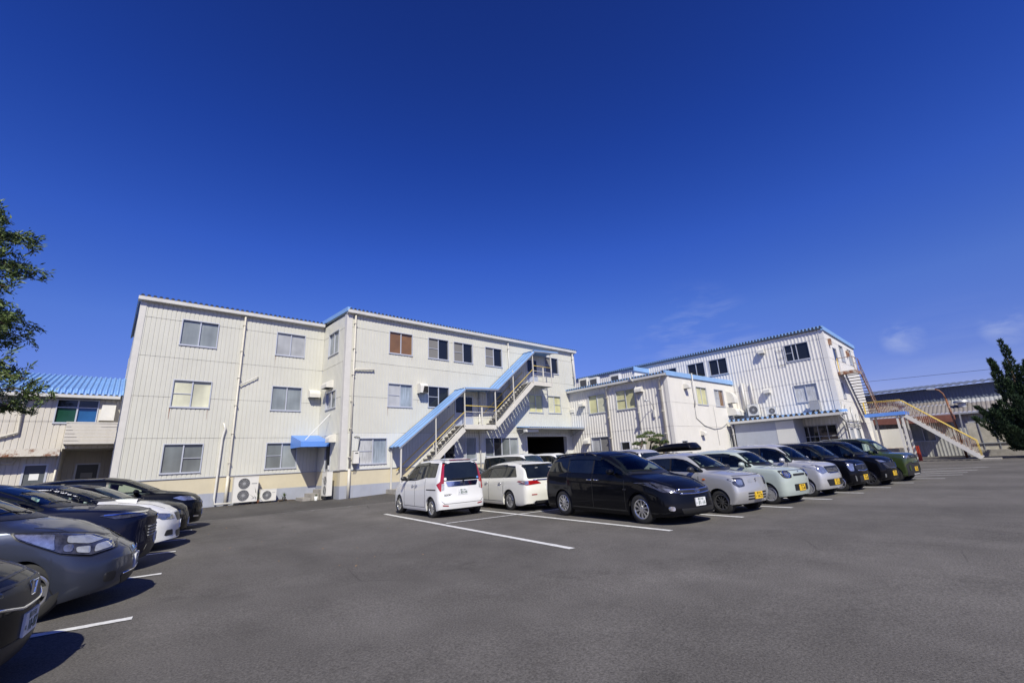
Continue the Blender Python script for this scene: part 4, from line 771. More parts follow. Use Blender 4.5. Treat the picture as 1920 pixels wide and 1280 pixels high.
b = MB(); b.hexa([(55.6, 3.6, 2.55), (58, 3.6, 2.9), (58, 9.3, 3.0), (55.6, 9.3, 2.75), (55.6, 3.6, 3.2), (58, 3.6, 3.25), (58, 9.3, 3.3), (55.6, 9.3, 3.3)]); b.build('sheet', M['w_red'], t)
for i, y in enumerate((7.35, 3.0)):
    t = thing('roof_ventilator', ('mushroom ventilator on the warehouse roof above the platform rail', 'flat white ventilator on the sooty warehouse roof by the lamp')[i], 'ventilator', (59.2, y, 4.1), 'ventilators on the warehouse roof')
    b = MB(); b.lathe([(.25, -.3), (.28, .3), (.5, .35), (.55, .6), (.3, .85), (.001, .9)] if i == 0 else [(.3, -.3), (.3, .1), (.6, .15), (.55, .3), (.001, .36)], (0, 0, 1), (59.2, y, 4.2), 18); b.build('cowl', M['steel'], t, auto=40)
t = thing('box_body', 'white truck box body standing on a stand in front of the warehouse', 'truck box', (50, 7, -.4))
b = MB(); b.box(49, 50.6, 6.6, 8.4, .6, 2.15); b.build('box', M['acw'], t); b = MB(); b.box(48.95, 50.65, 6.55, 8.45, .5, .6); b.box(49.1, 49.2, 6.7, 6.8, -.5, .5); b.box(49.1, 49.2, 8.1, 8.2, -.5, .5); b.box(50.4, 50.5, 6.7, 6.8, -.5, .5); b.box(50.4, 50.5, 8.1, 8.2, -.5, .5); b.build('stand', M['rust'], t)
b = MB(); b.box(47.5, 47.7, 5.9, 9.0, -.6, .6); tag(b.build('low_wall', M['concrete'], None), 'low stained concrete wall behind the green parked car', 'wall')
b = MB(); b.box(47.2, 47.3, 5.45, 5.85, -.5, .72); tag(b.build('red_board', M['red'], None), 'red board leaning at the end of the low concrete wall', 'board')
t = thing('storage_tank', 'dirty cream square tank on the yard between stair and juniper', 'tank', (54, 1.6, -.4))
b = MB(); b.box(53.2, 55.2, .2, 2.9, .15, 2.3); b.build('tank_body', M['tank'], t); b = MB()
for y in (.25, 1.2, 2.1, 2.82): b.box(53.14, 53.2, y, y + .06, .15, 2.3)
b.box(53.1, 53.2, .2, 2.9, .6, .68); b.box(53.4, 55.0, .4, 2.7, 2.3, 2.45); b.build('tank_ribs', M['steel'], t)
b = MB(); b.box(53.0, 55.4, .0, 3.1, -.6, .15); b.build('tank_base', M['concrete'], t)
b = MB(); z0 = -.4
for k in range(8): b.box(57.0, 57.05, -9 + k * 1.25, -8.05 + k * 1.25, z0, 1.05)
b.box(57.05, 57.1, -9, 1, 1.0, 1.06); g_ = tag(b.build('panel_fence', M['acw'], None), 'white panel fence low behind the junipers', 'fence')
t = thing('street_lamp', 'rusty brown street lamp with a curved arm beside the yellow-railed stair', 'street lamp', (51, 3.25, gz(51, 3)))
b = MB(); b.tube([(51, 3.2, gz(51, 3)), (51, 3.3, 2.2), (51, 3.42, 4.3)], [.09, .085, .07], 10); b.tube([(51, 3.42, 4.3), (51, 3.5, 4.75), (51, 3.68, 5.05), (51, 3.95, 5.2)], .05, 8); b.build('pole', M['rustpole'], t, smooth=True)
b = MB(); b.hexa([(50.9, 3.9, 5.13), (51.1, 3.9, 5.13), (51.08, 4.42, 5.2), (50.92, 4.42, 5.2), (50.92, 3.9, 5.27), (51.08, 3.9, 5.27), (51.05, 4.4, 5.3), (50.95, 4.4, 5.3)]); b.build('lamp_head', M['steel'], t)
b = MB(); b.tube([(49.4, 8.4, 6.35), (49.4, 1, 6.1), (49.4, -24, 5.5)], .013, 5); tag(b.build('overhead_wire', M['black'], None), 'thin overhead wire crossing the sky at the far right', 'wire')

# ------------------------------------------------------------------ cars
def pl(t, x):
    if x <= t[0][0]: return t[0][1]
    for (a, p), (c, q) in zip(t, t[1:]):
        if x <= c: return p + (q - p) * (x - a) / max(c - a, 1e-9)
    return t[-1][1]
def smooth_pl(t, x, wd):
    n = 6; return sum(pl(t, x + wd * (2 * (i + .5) / n - 1)) for i in range(n)) / n
def paint(name, col, metal=0.0, rough=0.35, coat=1.0, spec=0.4):
    m = mat(name, col, rough=rough, metal=metal, spec=spec, coat=coat, coatr=0.04); t = m.node_tree; b = t.nodes['Principled BSDF']
    g = t.nodes.new('ShaderNodeTexCoord'); n = t.nodes.new('ShaderNodeTexNoise'); n.inputs['Scale'].default_value = 5; n.inputs['Detail'].default_value = 6; n.inputs['Roughness'].default_value = .7
    t.links.new(g.outputs['Object'], n.inputs['Vector']); r = t.nodes.new('ShaderNodeMapRange'); r.inputs[1].default_value = .35; r.inputs[2].default_value = .75; r.inputs[3].default_value = .01; r.inputs[4].default_value = .05
    t.links.new(n.outputs[0], r.inputs[0]); t.links.new(r.outputs[0], b.inputs['Coat Roughness']); return m
CP = dict(black=paint('black_car_paint', (0.003, 0.0033, 0.005), rough=.45, spec=.06, coat=.4), white=paint('white_car_paint', (0.74, 0.74, 0.73)), pearl=paint('pearl_car_paint', (0.74, 0.73, 0.66)), grey=paint('dark_grey_metallic', (0.060, 0.069, 0.098), .6, .32, .5, .4), navy=paint('navy_car_paint', (0.004, 0.006, 0.022), .0, .5, .45, .08),
          silver=paint('silver_metallic', (0.50, 0.50, 0.495), .45, .38), silver2=paint('light_silver_metallic', (0.54, 0.54, 0.545), .4, .38), mint=paint('mint_car_paint', (0.40, 0.455, 0.42)), green=paint('olive_green_paint', (0.036, 0.056, 0.014)), lilac=paint('pale_silver', (0.55, 0.55, 0.58), .4, .35))
M['cglass'] = mat('car_glass', (0.010, 0.013, 0.014), 0.02, spec=0.55, coat=.2, coatr=.02, var=.6, vs=1.6); M['wglass'] = mat('windscreen_glass', (0.028, 0.042, 0.05), 0.02, spec=0.6, coat=.35, coatr=.02, var=.6, vs=2.2)
M['lamp'] = mat('headlamp_lens', (0.45, 0.46, 0.48), 0.12, metal=.75, var=.55, vs=9, coat=1, coatr=.01); M['lampc'] = mat('clear_lamp_lens', (0.60, 0.62, 0.60), 0.12, metal=.45, var=.3, vs=16, coat=1, coatr=.01); M['lampd'] = mat('dark_lamp_lens', (0.12, 0.12, 0.13), 0.12, metal=.6, var=.7, vs=14, coat=1, coatr=.01); M['redlamp'] = mat('tail_lamp_red', (0.35, 0.01, 0.012), 0.12, spec=.6, coat=1, var=.3, vs=6); M['amber'] = mat('amber_marker', (0.6, 0.16, 0.02), 0.2, coat=1)
M['plate_w'] = mat('white_plate', (0.72, 0.73, 0.74), .4); M['plate_y'] = mat('yellow_plate', (0.74, 0.47, 0.03), .4); M['ink'] = mat('black_plate_ink', (0.01, 0.02, 0.015), .5); M['inkg'] = mat('green_plate_ink', (0.01, 0.06, 0.035), .5); M['bluechrome'] = mat('chrome_trim_bar', (0.62, 0.66, 0.8), .12, metal=1); M['sticker'] = mat('blue_sticker', (.12, .3, .65), .4)
TXT = {}
def text_obj(s, size, m, parent, origin, ex, ey, name='lettering', center=True, sx=1.0):
    key = s
    if key not in TXT:
        cu = bpy.data.curves.new('lettering', 'FONT'); cu.body = s; cu.size = 1; cu.extrude = 0.004; cu.align_x = 'CENTER'; cu.align_y = 'CENTER'; cu.offset = 0.012
        tmp = bpy.data.objects.new('lettering', cu); COL.objects.link(tmp); dg = bpy.context.evaluated_depsgraph_get()
        me = bpy.data.meshes.new_from_object(tmp.evaluated_get(dg)); bpy.data.objects.remove(tmp); TXT[key] = [tuple(v.co) for v in me.vertices], [tuple(p.vertices) for p in me.polygons]; bpy.data.meshes.remove(me)
    vs, fs = TXT[key]; ex = Vector(ex); ey = Vector(ey); ez = ex.cross(ey); o = Vector(origin); b = MB()
    b.v = [tuple(o + ex * x * size * sx + ey * y * size + ez * z * size) for x, y, z in vs]; b.f = list(fs)
    return b.build(name, m, parent, fix=False)

WHEELS = {}
def wheel(style, r, wd):
    """one tyre object with its rim as child, centred on the origin, outer face towards +y"""
    key = (style, round(r, 3), wd)
    if key in WHEELS: return WHEELS[key]
    h = wd / 2; ri = r * .66 if style != 'big' else r * .71
    b = MB(); b.lathe([(ri, h - .015), (ri + .012, h), (r - .03, h - .002), (r - .008, h - .02), (r, h - .05), (r, -h + .05), (r - .02, -h), (ri, -h)], (0, 1, 0), (0, 0, 0), 40)
    b.lathe([(ri, h - .07), (.001, h - .07)], (0, 1, 0), (0, 0, 0), 24)
    me = b.build('wheel', M['rubber'], smooth=True); me.data.set_sharp_from_angle(angle=R(40))
    q = MB(); q.lathe([(ri, h - .06), (ri, h - .012), (ri - .012, h - .004), (ri - .028, h - .012), (ri - .03, h - .06)], (0, 1, 0), (0, 0, 0), 40)
    q.lathe([(.06, h - .04), (.055, h - .02), (.03, h - .012), (.001, h - .012)], (0, 1, 0), (0, 0, 0), 16)
    ns, sw, m = dict(ten=(10, .026, 'alloy'), twin=(10, .018, 'alloyd'), five=(5, .06, 'alloy'), nine=(9, .022, 'alloy'), big=(7, .045, 'alloy'), steel=(6, .075, 'steelrim'), dark=(8, .03, 'alloyd'))[style]
    for k in range(ns):
        a = 2 * math.pi * k / ns; ca, sa = math.cos(a), math.sin(a)
        def P(rr, t, y): return (rr * ca - t * sa, y, rr * sa + t * ca)
        q.hexa([P(.03, -sw * .7, h - .05), P(ri - .01, -sw, h - .05), P(ri - .01, sw, h - .05), P(.03, sw * .7, h - .05), P(.03, -sw * .5, h - .016), P(ri - .01, -sw * .75, h - .022), P(ri - .01, sw * .75, h - .022), P(.03, sw * .5, h - .016)])
    rim = q.build('rim', M[m]); rim.data.shade_smooth(); rim.data.set_sharp_from_angle(angle=R(30))
    WHEELS[key] = (me, rim); return WHEELS[key]

def rpoly(p, r=.03, n=3):
    out = []; k = len(p)
    for i in range(k):
        a, c, d = Vector(p[i - 1]), Vector(p[i]), Vector(p[(i + 1) % k]); u = (a - c); v = (d - c)
        q = min(r, u.length * .4, v.length * .4); a2 = c + u.normalized() * q; d2 = c + v.normalized() * q
        for j in range(n + 1): t = j / n; out.append(tuple((1 - t) ** 2 * a2 + 2 * t * (1 - t) * c + t * t * d2))
    return out

def clear_glass(name, tint):
    m = bpy.data.materials.new(name); m.use_nodes = True; t = m.node_tree; t.nodes.clear(); o = t.nodes.new('ShaderNodeOutputMaterial'); mx = t.nodes.new('ShaderNodeMixShader'); tr = t.nodes.new('ShaderNodeBsdfTransparent'); gl = t.nodes.new('ShaderNodeBsdfGlossy'); fr_ = t.nodes.new('ShaderNodeFresnel')
    tr.inputs['Color'].default_value = (*tint, 1); gl.inputs['Roughness'].default_value = 0.01; fr_.inputs['IOR'].default_value = 1.5
    t.links.new(fr_.outputs[0], mx.inputs[0]); t.links.new(tr.outputs[0], mx.inputs[1]); t.links.new(gl.outputs[0], mx.inputs[2]); t.links.new(mx.outputs[0], o.inputs['Surface']); return m
M['vglass'] = clear_glass('clear_car_glass', (0.70, 0.80, 0.78))
M['seat'] = mat('grey_seat_fabric', (0.27, 0.265, 0.26), .9, var=.2, vs=8); M['dash'] = mat('dark_dashboard', (0.035, 0.035, 0.037), .7)
def inset(p, d):
    n = len(p); ar = sum(p[i][0] * p[(i + 1) % n][1] - p[(i + 1) % n][0] * p[i][1] for i in range(n)); sg = 1 if ar > 0 else -1; out = []
    for i in range(n):
        a, c, e = Vector(p[i - 1]), Vector(p[i]), Vector(p[(i + 1) % n]); u = (c - a).normalized(); v = (e - c).normalized(); n1 = Vector((-u.y, u.x)) * sg; n2 = Vector((-v.y, v.x)) * sg; b_ = n1 + n2
        b_ = b_ / max(.25, b_.dot(b_) / 2); out.append(tuple(c + b_ * d))
    return out
def inside(p, x, y):
    r = False; n = len(p)
    for i in range(n):
        (a, c), (e, f) = p[i], p[(i + 1) % n]
        if (c > y) != (f > y) and x < (e - a) * (y - c) / (f - c) + a: r = not r
    return r

class Car:
    def __init__(s, name, label, sp, loc, heading, group, zscale=1.0):
        s.sp = sp; s.L, s.W, s.H = sp['L'], sp['W'], sp['H']; L, W = s.L, s.W
        s.root = thing(name, label, sp.get('cat', 'car'), (0, 0, 0), group)
        s.prof, s.belt = sp['prof'], sp['belt']; s.make_body(); s.final = (loc, heading)
        s.glass(); s.wheels(); s.common()
    def zt(s, q): return smooth_pl(s.prof, q, s.sp.get('sm', .06))
    def zs(s, q):
        t = s.zt(q); return min(pl(s.belt, q), t - s.sp.get('hoodrise', .07))
    def make_body(s):
        sp, L, W = s.sp, s.L, s.W; zb0 = sp.get('zb', .2); fo, wb, r = sp['fo'], sp['wb'], sp['r']; ra = r + .055
        st = set([0, .015, .04, .08, .13, L - .13, L - .08, L - .04, L - .015, L]); n = int(L / .07)
        for i in range(n + 1): st.add(round(.13 + (L - .26) * i / n, 4))
        for c in (fo, fo + wb):
            for k in range(17): st.add(round(c - ra * math.cos(math.pi * k / 16), 4))
            st.add(round(c - ra - .004, 4)); st.add(round(c + ra + .004, 4))
        st = sorted(st); st = [q for i, q in enumerate(st) if i == 0 or q - st[i - 1] > .003]
        fc, rc = sp.get('fc', .16), sp.get('rc', .12)
        tabw = sp.get('side', [(0, .955), (.1, .985), (.35, 1.0), (.7, .99), (.9, .972), (1, .945)])
        nose, tail = sp['nose'], sp['tail']; kf, kr = sp.get('kf', .22), sp.get('kr', .12); kw = sp.get('kw', .14)
        cowl, rf = sp['cowl'], sp['rf']; hw = W / 2
        VV = [0, .03, .1, .2, .32, .45, .58, .7, .8, .89, .95, 1]
        def zbot(q):
            z = zb0 + .05 * max(0, 1 - q / .5) ** 2 + .07 * max(0, 1 - (L - q) / .5) ** 2
            for c in (fo, fo + wb):
                if abs(q - c) < ra: z = max(z, r * .98 + math.sqrt(max(0, ra * ra - (q - c) ** 2)) * .97)
            return z
        def warp(q, y, z):
            a = abs(y) / hw; x = L / 2 - q
            x -= max(0, 1 - q / 1.15) ** 1.5 * (kf * a ** 2.6 + pl(nose, z))
            x += max(0, 1 - (L - q) / .9) ** 1.5 * (kr * a ** 2.6 + pl(tail, z))
            if z > pl(s.belt, q) - .05:
                t = 1 if q < rf + .1 else max(0, 1 - (q - rf - .1) / .7)
                x -= kw * a * a * t * min(1, max(0, (z - pl(s.belt, q) + .05) / .08)) * (1 if q > cowl - .2 else max(0, 1 - (cowl - .2 - q) / .3))
            return x
        bm = bmesh.new(); rings = []
        for q in st:
            ins = 0
            if q < fc: ins = fc * .75 * (1 - math.sqrt(max(0, 1 - (1 - q / fc) ** 2)))
            if L - q < rc: ins = rc * .75 * (1 - math.sqrt(max(0, 1 - (1 - (L - q) / rc) ** 2)))
            Wh = hw - ins - sp.get('taper', .05) * max(0, 1 - q / 1.0) ** 2 - .03 * max(0, 1 - (L - q) / .9) ** 2
            zb, zs, zt = zbot(q), s.zs(q), s.zt(q); zb = min(zb, zs - .05)
            pts = []
            for v in VV:
                z = zb + (zs - zb) * v; pts.append((Wh * pl(tabw, (z - zb0) / max(.05, zs - zb0)), z))
            pts.insert(0, (pts[0][0] - .09, zb + .02))
            yb = pts[-1][0]; d = zt - zs; cr_ = min(.055, .4 * d); yB = yb - sp['tum'] * (d - cr_) - min(.04, .3 * d); zB = zt - cr_
            A, B, C = Vector((yb, zs)), Vector((yB, zB)), Vector((0, zt)); r1 = min(sp.get('cr', .13), .6 * (B - A).length); r2 = min(.2, .3 * yB)
            p1 = B + (A - B).normalized() * r1; p2 = B + (C - B).normalized() * r2
            for t in (.25, .5, .75): pts.append(tuple(A.lerp(p1, t)))
            for t in (0, .25, .5, .75, 1): pts.append(tuple((1 - t) ** 2 * p1 + 2 * t * (1 - t) * B + t * t * p2))
            for t in (.3, .6, .85):
                y = p2.x * (1 - t); pts.append((y, p2.y + (zt - p2.y) * (1 - (y / p2.x) ** 2)))
            pts.append((0, zt)); rings.append((q, pts))
        vr = []
        for q, pts in rings:
            row = [bm.verts.new((warp(q, y, z), y, z)) for y, z in pts] + [bm.verts.new((warp(q, -y, z), -y, z)) for y, z in reversed(pts[:-1])]; vr.append(row)
        m = len(vr[0])
        for a, c in zip(vr, vr[1:]):
            for i in range(m - 1): bm.faces.new((a[i], a[i + 1], c[i + 1], c[i]))
        for (q, pts), row, sg in ((rings[0], vr[0], 1), (rings[-1], vr[-1], -1)):
            k = len(pts); NC = 14; prev = None
            for i in range(1, k - 1):
                y, z = pts[i]; l, rr_ = row[i], row[m - 1 - i]
                mid = [l] + [bm.verts.new((warp(q, y * (1 - 2 * j / NC), z), y * (1 - 2 * j / NC), z)) for j in range(1, NC)] + [rr_]
                if prev:
                    for j in range(NC): bm.faces.new((prev[j], prev[j + 1], mid[j + 1], mid[j]))
                prev = mid
            for j in range(NC): bm.faces.new((prev[j], prev[j + 1], row[k - 1]))
        bmesh.ops.recalc_face_normals(bm, faces=bm.faces); s.bvh = BVHTree.FromBMesh(bm)
        me = bpy.data.meshes.new('body'); bm.to_mesh(me); bm.free(); me.shade_smooth(); me.set_sharp_from_angle(angle=R(42)); me.materials.append(CP[sp['paint']])
        o = bpy.data.objects.new('body', me); COL.objects.link(o); o.parent = s.root; s.body = o
        # dark floor pan, wheel housings
        b = MB(); b.box(-L / 2 + .3, L / 2 - .35, -hw + .3, hw - .3, .17, .5)
        for c in (fo, fo + wb):
            x = L / 2 - c; b.box(x - ra, x + ra, -hw + .27, hw - .27, .2, min(r + ra - .02, .68))
            for sg in (-1, 1):
                A = [(x + ra * math.cos(t), r * .98 + ra * math.sin(t) * .985) for t in fr(0, math.pi, 14)]
                for (xa, za), (xb, zb) in zip(A, A[1:]): b.face((xa, sg * (hw - .3), za), (xb, sg * (hw - .3), zb), (xb, sg * (hw - .05), zb), (xa, sg * (hw - .05), za))
        b.build('underbody', M['plastic'], s.root)
    def patch(s, name, polys, dr, m, off=.005, parent=None, mirror=False, res=.04, smooth=True, thick=.012):
        """lay panels onto the body: polys are outlines in the side (s,z), front/rear (y,z) or top (s,y) view"""
        if not isinstance(polys[0][0], (tuple, list)): polys = [polys]
        L, hw = s.L, s.W / 2; outs = []
        for sg in ((1, -1) if mirror else (1,)):
            bm = bmesh.new()
            for p in polys:
                bb = bmesh.new(); vs = [bb.verts.new((a, c, 0)) for a, c in p]; bb.faces.new(vs)
                xs = [a for a, c in p]; ys = [c for a, c in p]
                for lo, hi, ax in ((min(xs), max(xs), 0), (min(ys), max(ys), 1)):
                    k = int((hi - lo) / res)
                    for i in range(1, k + 1):
                        co = [0, 0, 0]; no = [0, 0, 0]; co[ax] = lo + (hi - lo) * i / (k + 1); no[ax] = 1
                        bmesh.ops.bisect_plane(bb, geom=bb.verts[:] + bb.edges[:] + bb.faces[:], plane_co=co, plane_no=no)
                bmesh.ops.triangulate(bb, faces=[f for f in bb.faces if len(f.verts) > 4])
                inner = []
                for v in bb.verts:
                    a, c = v.co.x, v.co.y
                    if dr == 'left': o, d = Vector((L / 2 - a, 3, c)), Vector((0, -1, 0))
                    elif dr == 'right': o, d = Vector((L / 2 - a, -3, c)), Vector((0, 1, 0))
                    elif dr == 'side': o, d = Vector((L / 2 - a, 3 * sg, c)), Vector((0, -sg, 0))
                    elif dr == 'rq': q_ = .70711; h_ = Vector((q_, q_ * sg, 0)); base_ = Vector((-L / 2, hw * sg, c)); d = Vector((q_, -q_ * sg, 0)); o = base_ + h_ * a - d * 3
                    elif dr == 'front': o, d = Vector((5, a * sg, c)), Vector((-1, 0, 0))
                    elif dr == 'rear': o, d = Vector((-5, a * sg, c)), Vector((1, 0, 0))
                    else: o, d = Vector((L / 2 - a, c * sg, 5)), Vector((0, 0, -1))
                    h, n, _, _ = s.bvh.ray_cast(o, d)
                    if h is None: h, n, _, _ = s.bvh.find_nearest(o + d * (3 if dr != 'front' and dr != 'rear' else 5 - L / 2 + .2))
                    if n.dot(d) > 0: n = -n
                    v.co = h + n * off * .6 - d * off * .6
                be = [e for e in bb.edges if len(e.link_faces) == 1]
                ex = bmesh.ops.extrude_edge_only(bb, edges=be)
                for g in ex['geom']:
                    if isinstance(g, bmesh.types.BMVert): g.co += (d * thick)
                bmesh.ops.recalc_face_normals(bb, faces=bb.faces)
                t = bpy.data.meshes.new('t'); bb.to_mesh(t); bb.free(); bm.from_mesh(t); bpy.data.meshes.remove(t)
            me = bpy.data.meshes.new(name); bm.to_mesh(me); bm.free()
            if smooth: me.shade_smooth(); me.set_sharp_from_angle(angle=R(50))
            me.materials.append(m); o = bpy.data.objects.new(name, me); COL.objects.link(o); o.parent = parent or s.root; outs.append(o)
        return outs
    def surf(s, y, z, front=True, off=0.0):
        o = Vector((5 if front else -5, y, z)); d = Vector((-1 if front else 1, 0, 0)); h = s.bvh.ray_cast(o, d)[0]
        return h.x + (off if front else -off) if h else (s.L / 2 - .2) * (1 if front else -1)
    def glass(s):
        sp = s.sp; hw = s.W / 2; tum = sp['tum']
        zc = s.zt(sp['cowl']); zr = s.zt(sp['rf']); hb = hw - sp.get('wsb', .15); ht = hb - tum * (zr - zc) - sp.get('wst', .07)
        z0, z1 = zc + .035, zr - sp.get('wtop', .03)
        ws = [(-hb, z0 + .02), (0, z0 - .01), (hb, z0 + .02), (ht, z1 - .02), (0, z1), (-ht, z1 - .02)]
        if sp.get('see', True):
            s.patch('windscreen', rpoly(ws, .05), 'front', M['vglass'], off=.006, thick=.004); wi = inset(ws, .055)
            s.patch('windscreen_seal', [[ws[i], ws[(i + 1) % 6], wi[(i + 1) % 6], wi[i]] for i in range(6)], 'front', M['black'], off=.004, thick=.006)
        else: s.patch('windscreen', rpoly(ws, .06), 'front', M['wglass'], off=.006)
        if sp.get('rear_win'):
            a, c, y0, y1 = sp['rear_win']; s.patch('rear_window', rpoly([(-y0, a), (y0, a), (y1, c), (-y1, c)], .06), 'rear', M['cglass'])
        dp = sp.get('drop', .125)
        def top(q): return max(pl(s.belt, q) + .05, s.zt(q) - dp)
        cuts = sp['cuts']; g = .028; lean = sp.get('lean', 0.0); polys = []
        for i, (a, c) in enumerate(zip(cuts, cuts[1:])):
            a2, c2 = a + (g if i else 0), c - g; bot = lambda q: pl(s.belt, q) + .045
            tp = []; n = 8; ce = c2 - (lean if i == len(cuts) - 2 else 0)
            for k in range(n + 1): q = a2 + (ce - a2) * k / n; tp.append((q, max(top(q), bot(q) + .02)))
            p = [(c2, bot(c2)), (a2, bot(a2))] + tp; polys.append(rpoly(p, .035, 2) if i else p)
        if sp.get('see', True):
            p0 = polys.pop(0); pi = inset(p0, .035); k = len(p0)
            s.patch('front_side_window', p0, 'side', M['vglass'], off=.005, mirror=True, thick=.004); s.patch('window_seal', [[p0[i], p0[(i + 1) % k], pi[(i + 1) % k], pi[i]] for i in range(k)], 'side', M['black'], off=.004, mirror=True, thick=.006)
            bm = bmesh.new(); bm.from_mesh(s.body.data); wh_ = inset(ws, .02); ph = inset(p0, .012); kill = []
            for f in bm.faces:
                c = f.calc_center_median(); n = f.normal; q = s.L / 2 - c.x
                if n.x > .25 and c.z > zc and q < sp['rf'] + .5 and all(inside(wh_, v.co.y, v.co.z) for v in f.verts): kill.append(f)
                elif abs(n.y) > .6 and all(inside(ph, s.L / 2 - v.co.x, v.co.z) for v in f.verts): kill.append(f)
            bmesh.ops.delete(bm, geom=kill, context='FACES'); bm.to_mesh(s.body.data); bm.free(); s.interior()
        o = s.patch('side_window', polys, 'side', M['cglass'], mirror=True)
        if sp.get('black_pillars', True):
            P = []
            for c in cuts[1:-1]: P.append([(c + g + .01, pl(s.belt, c) + .05), (c - g - .01, pl(s.belt, c) + .05), (c - g - .01, top(c)), (c + g + .01, top(c))])
            for p_ in P: s.patch('pillar_trim', p_, 'side', M['black'], off=.003, mirror=True)
        if sp.get('visor', True):
            q0, q1 = sp['rf'] + .15, cuts[min(2, len(cuts) - 1)]; n = 10
            up = [(q0 + (q1 - q0) * k / n, top(q0 + (q1 - q0) * k / n) + .015) for k in range(n + 1)]; s.patch('door_visor', up + [(q, z - .09) for q, z in reversed(up)], 'side', M['cglass'], off=.02, mirror=True)
    def interior(s):
        sp = s.sp; L = s.L; hw = s.W / 2; q0 = sp['cuts'][1]; xs = L / 2 - q0 + .1; zb_ = pl(s.belt, q0)
        b = MB(); zc = s.zt(sp['cowl']); xd = L / 2 - sp['cowl'] - .12; b.hexa([(xd - .42, -hw + .12, .5), (xd, -hw + .12, .5), (xd, hw - .12, .5), (xd - .42, hw - .12, .5), (xd - .42, -hw + .14, zc - .1), (xd, -hw + .16, zc - .05), (xd, hw - .16, zc - .05), (xd - .42, hw - .14, zc - .1)]); b.build('dashboard', M['dash'], s.root)
        b = MB(); b.tube([(xd - .52 + .03 * math.sin(a), -.36 + .18 * math.cos(a), zc - .12 + .18 * math.sin(a)) for a in fr(0, 2 * math.pi, 18)], .016, 5, False); b.build('steering_wheel', M['dash'], s.root)
        for y in (-.36, .36):
            b = MB(); b.hexa([(xs - .05, y - .22, .5), (xs + .5, y - .22, .5), (xs + .5, y + .22, .5), (xs - .05, y + .22, .5), (xs - .05, y - .22, .62), (xs + .5, y - .22, .66), (xs + .5, y + .22, .66), (xs - .05, y + .22, .62)])
            t_ = min(zb_ + .18, s.H - .42); b.hexa([(xs - .1, y - .22, .6), (xs + .06, y - .22, .6), (xs + .06, y + .22, .6), (xs - .1, y + .22, .6), (xs - .28, y - .18, t_), (xs - .18, y - .18, t_), (xs - .18, y + .18, t_), (xs - .28, y + .18, t_)])
            b.hexa([(xs - .30, y - .11, t_ + .04), (xs - .20, y - .11, t_ + .04), (xs - .20, y + .11, t_ + .04), (xs - .30, y + .11, t_ + .04), (xs - .32, y - .09, t_ + .2), (xs - .25, y - .09, t_ + .2), (xs - .25, y + .09, t_ + .2), (xs - .32, y + .09, t_ + .2)]); b.bar((xs - .24, y, t_ - .02), (xs - .25, y, t_ + .06), .1, .03); b.build('seat', M['seat'], s.root)
        b = MB(); b.box(-L / 2 + .9, -L / 2 + 1.05, -hw + .25, hw - .25, .5, min(zb_ + .1, s.H - .45)); b.build('rear_seat', M['seat'], s.root)
        b = MB(); b.box(-L / 2 + .35, L / 2 - sp['cowl'] + .1, -hw + .14, hw - .14, .48, .52); b.build('cabin_floor', M['dash'], s.root)
    def wheels(s):
        sp = s.sp; me, rim = wheel(sp['wheel'], sp['r'], .2); hw = s.W / 2
        for x in (s.L / 2 - sp['fo'], s.L / 2 - sp['fo'] - sp['wb']):
            for sg in (1, -1):
                o = me.copy(); COL.objects.link(o); o.parent = s.root; o.location = (x, sg * (hw - .125), sp['r']); o.rotation_euler = (0, random.uniform(0, 6), 0 if sg > 0 else math.pi); o.name = 'wheel'
                c = rim.copy(); COL.objects.link(c); c.parent = o; c.name = 'rim'
    def common(s):
        sp = s.sp; hw = s.W / 2; L = s.L; cuts = sp['cuts']; zb0 = sp.get('zb', .2)
        # door gaps
        G = []; w_ = .0065
        for i, c in enumerate(cuts[:sp.get('ndoor', 3)]):
            q = c if i else sp.get('door0', c + .12); z1 = pl(s.belt, q) + .02
            G.append([(q - w_, zb0 + .1), (q + w_, zb0 + .1), (q + w_, z1), (q - w_, z1)])
        q0 = sp.get('door0', cuts[0] + .12); q1 = cuts[min(2, len(cuts) - 1)]; G.append([(q0, zb0 + .1), (q1 if not sp.get('arch_door') else q1 - .2, zb0 + .1), (q1 if not sp.get('arch_door') else q1 - .2, zb0 + .113), (q0, zb0 + .113)])
        s.patch('door_gap', G, 'side', M['black'], off=.0025, mirror=True, res=.12)
        # bonnet shut lines
        if sp['cowl'] > .9: s.patch('bonnet_gap', [(sp['cowl'] - .1, hw - .19), (.5, hw - .27), (.3, hw - .36), (.3, hw - .374), (.5, hw - .284), (sp['cowl'] - .1, hw - .204)], 'top', M['black'], off=.003, mirror=True)
        # handles
        hz = sp.get('hz', pl(s.belt, cuts[1]) - .11); hm = M['chrome'] if sp.get('chrome_handles') else CP[sp['paint']]
        for q in ([cuts[1] - .16, (cuts[1] + .1) if sp.get('slide') else (cuts[2] - .2 if len(cuts) > 2 else None)]):
            if q is None: continue
            for sg in (1, -1):
                h = s.bvh.ray_cast(Vector((L / 2 - q, 3 * sg, hz)), Vector((0, -sg, 0)))[0]
                if h: b = MB(); b.tube([(h.x + .09, h.y - .01 * sg, hz), (h.x + .06, h.y + .03 * sg, hz + .004), (h.x - .06, h.y + .03 * sg, hz + .004), (h.x - .09, h.y - .01 * sg, hz)], .014, 6); b.build('door_handle', hm, s.root, smooth=True)
        # mirrors
        q = sp.get('mirror', cuts[0] + .28); z = pl(s.belt, q) + .1
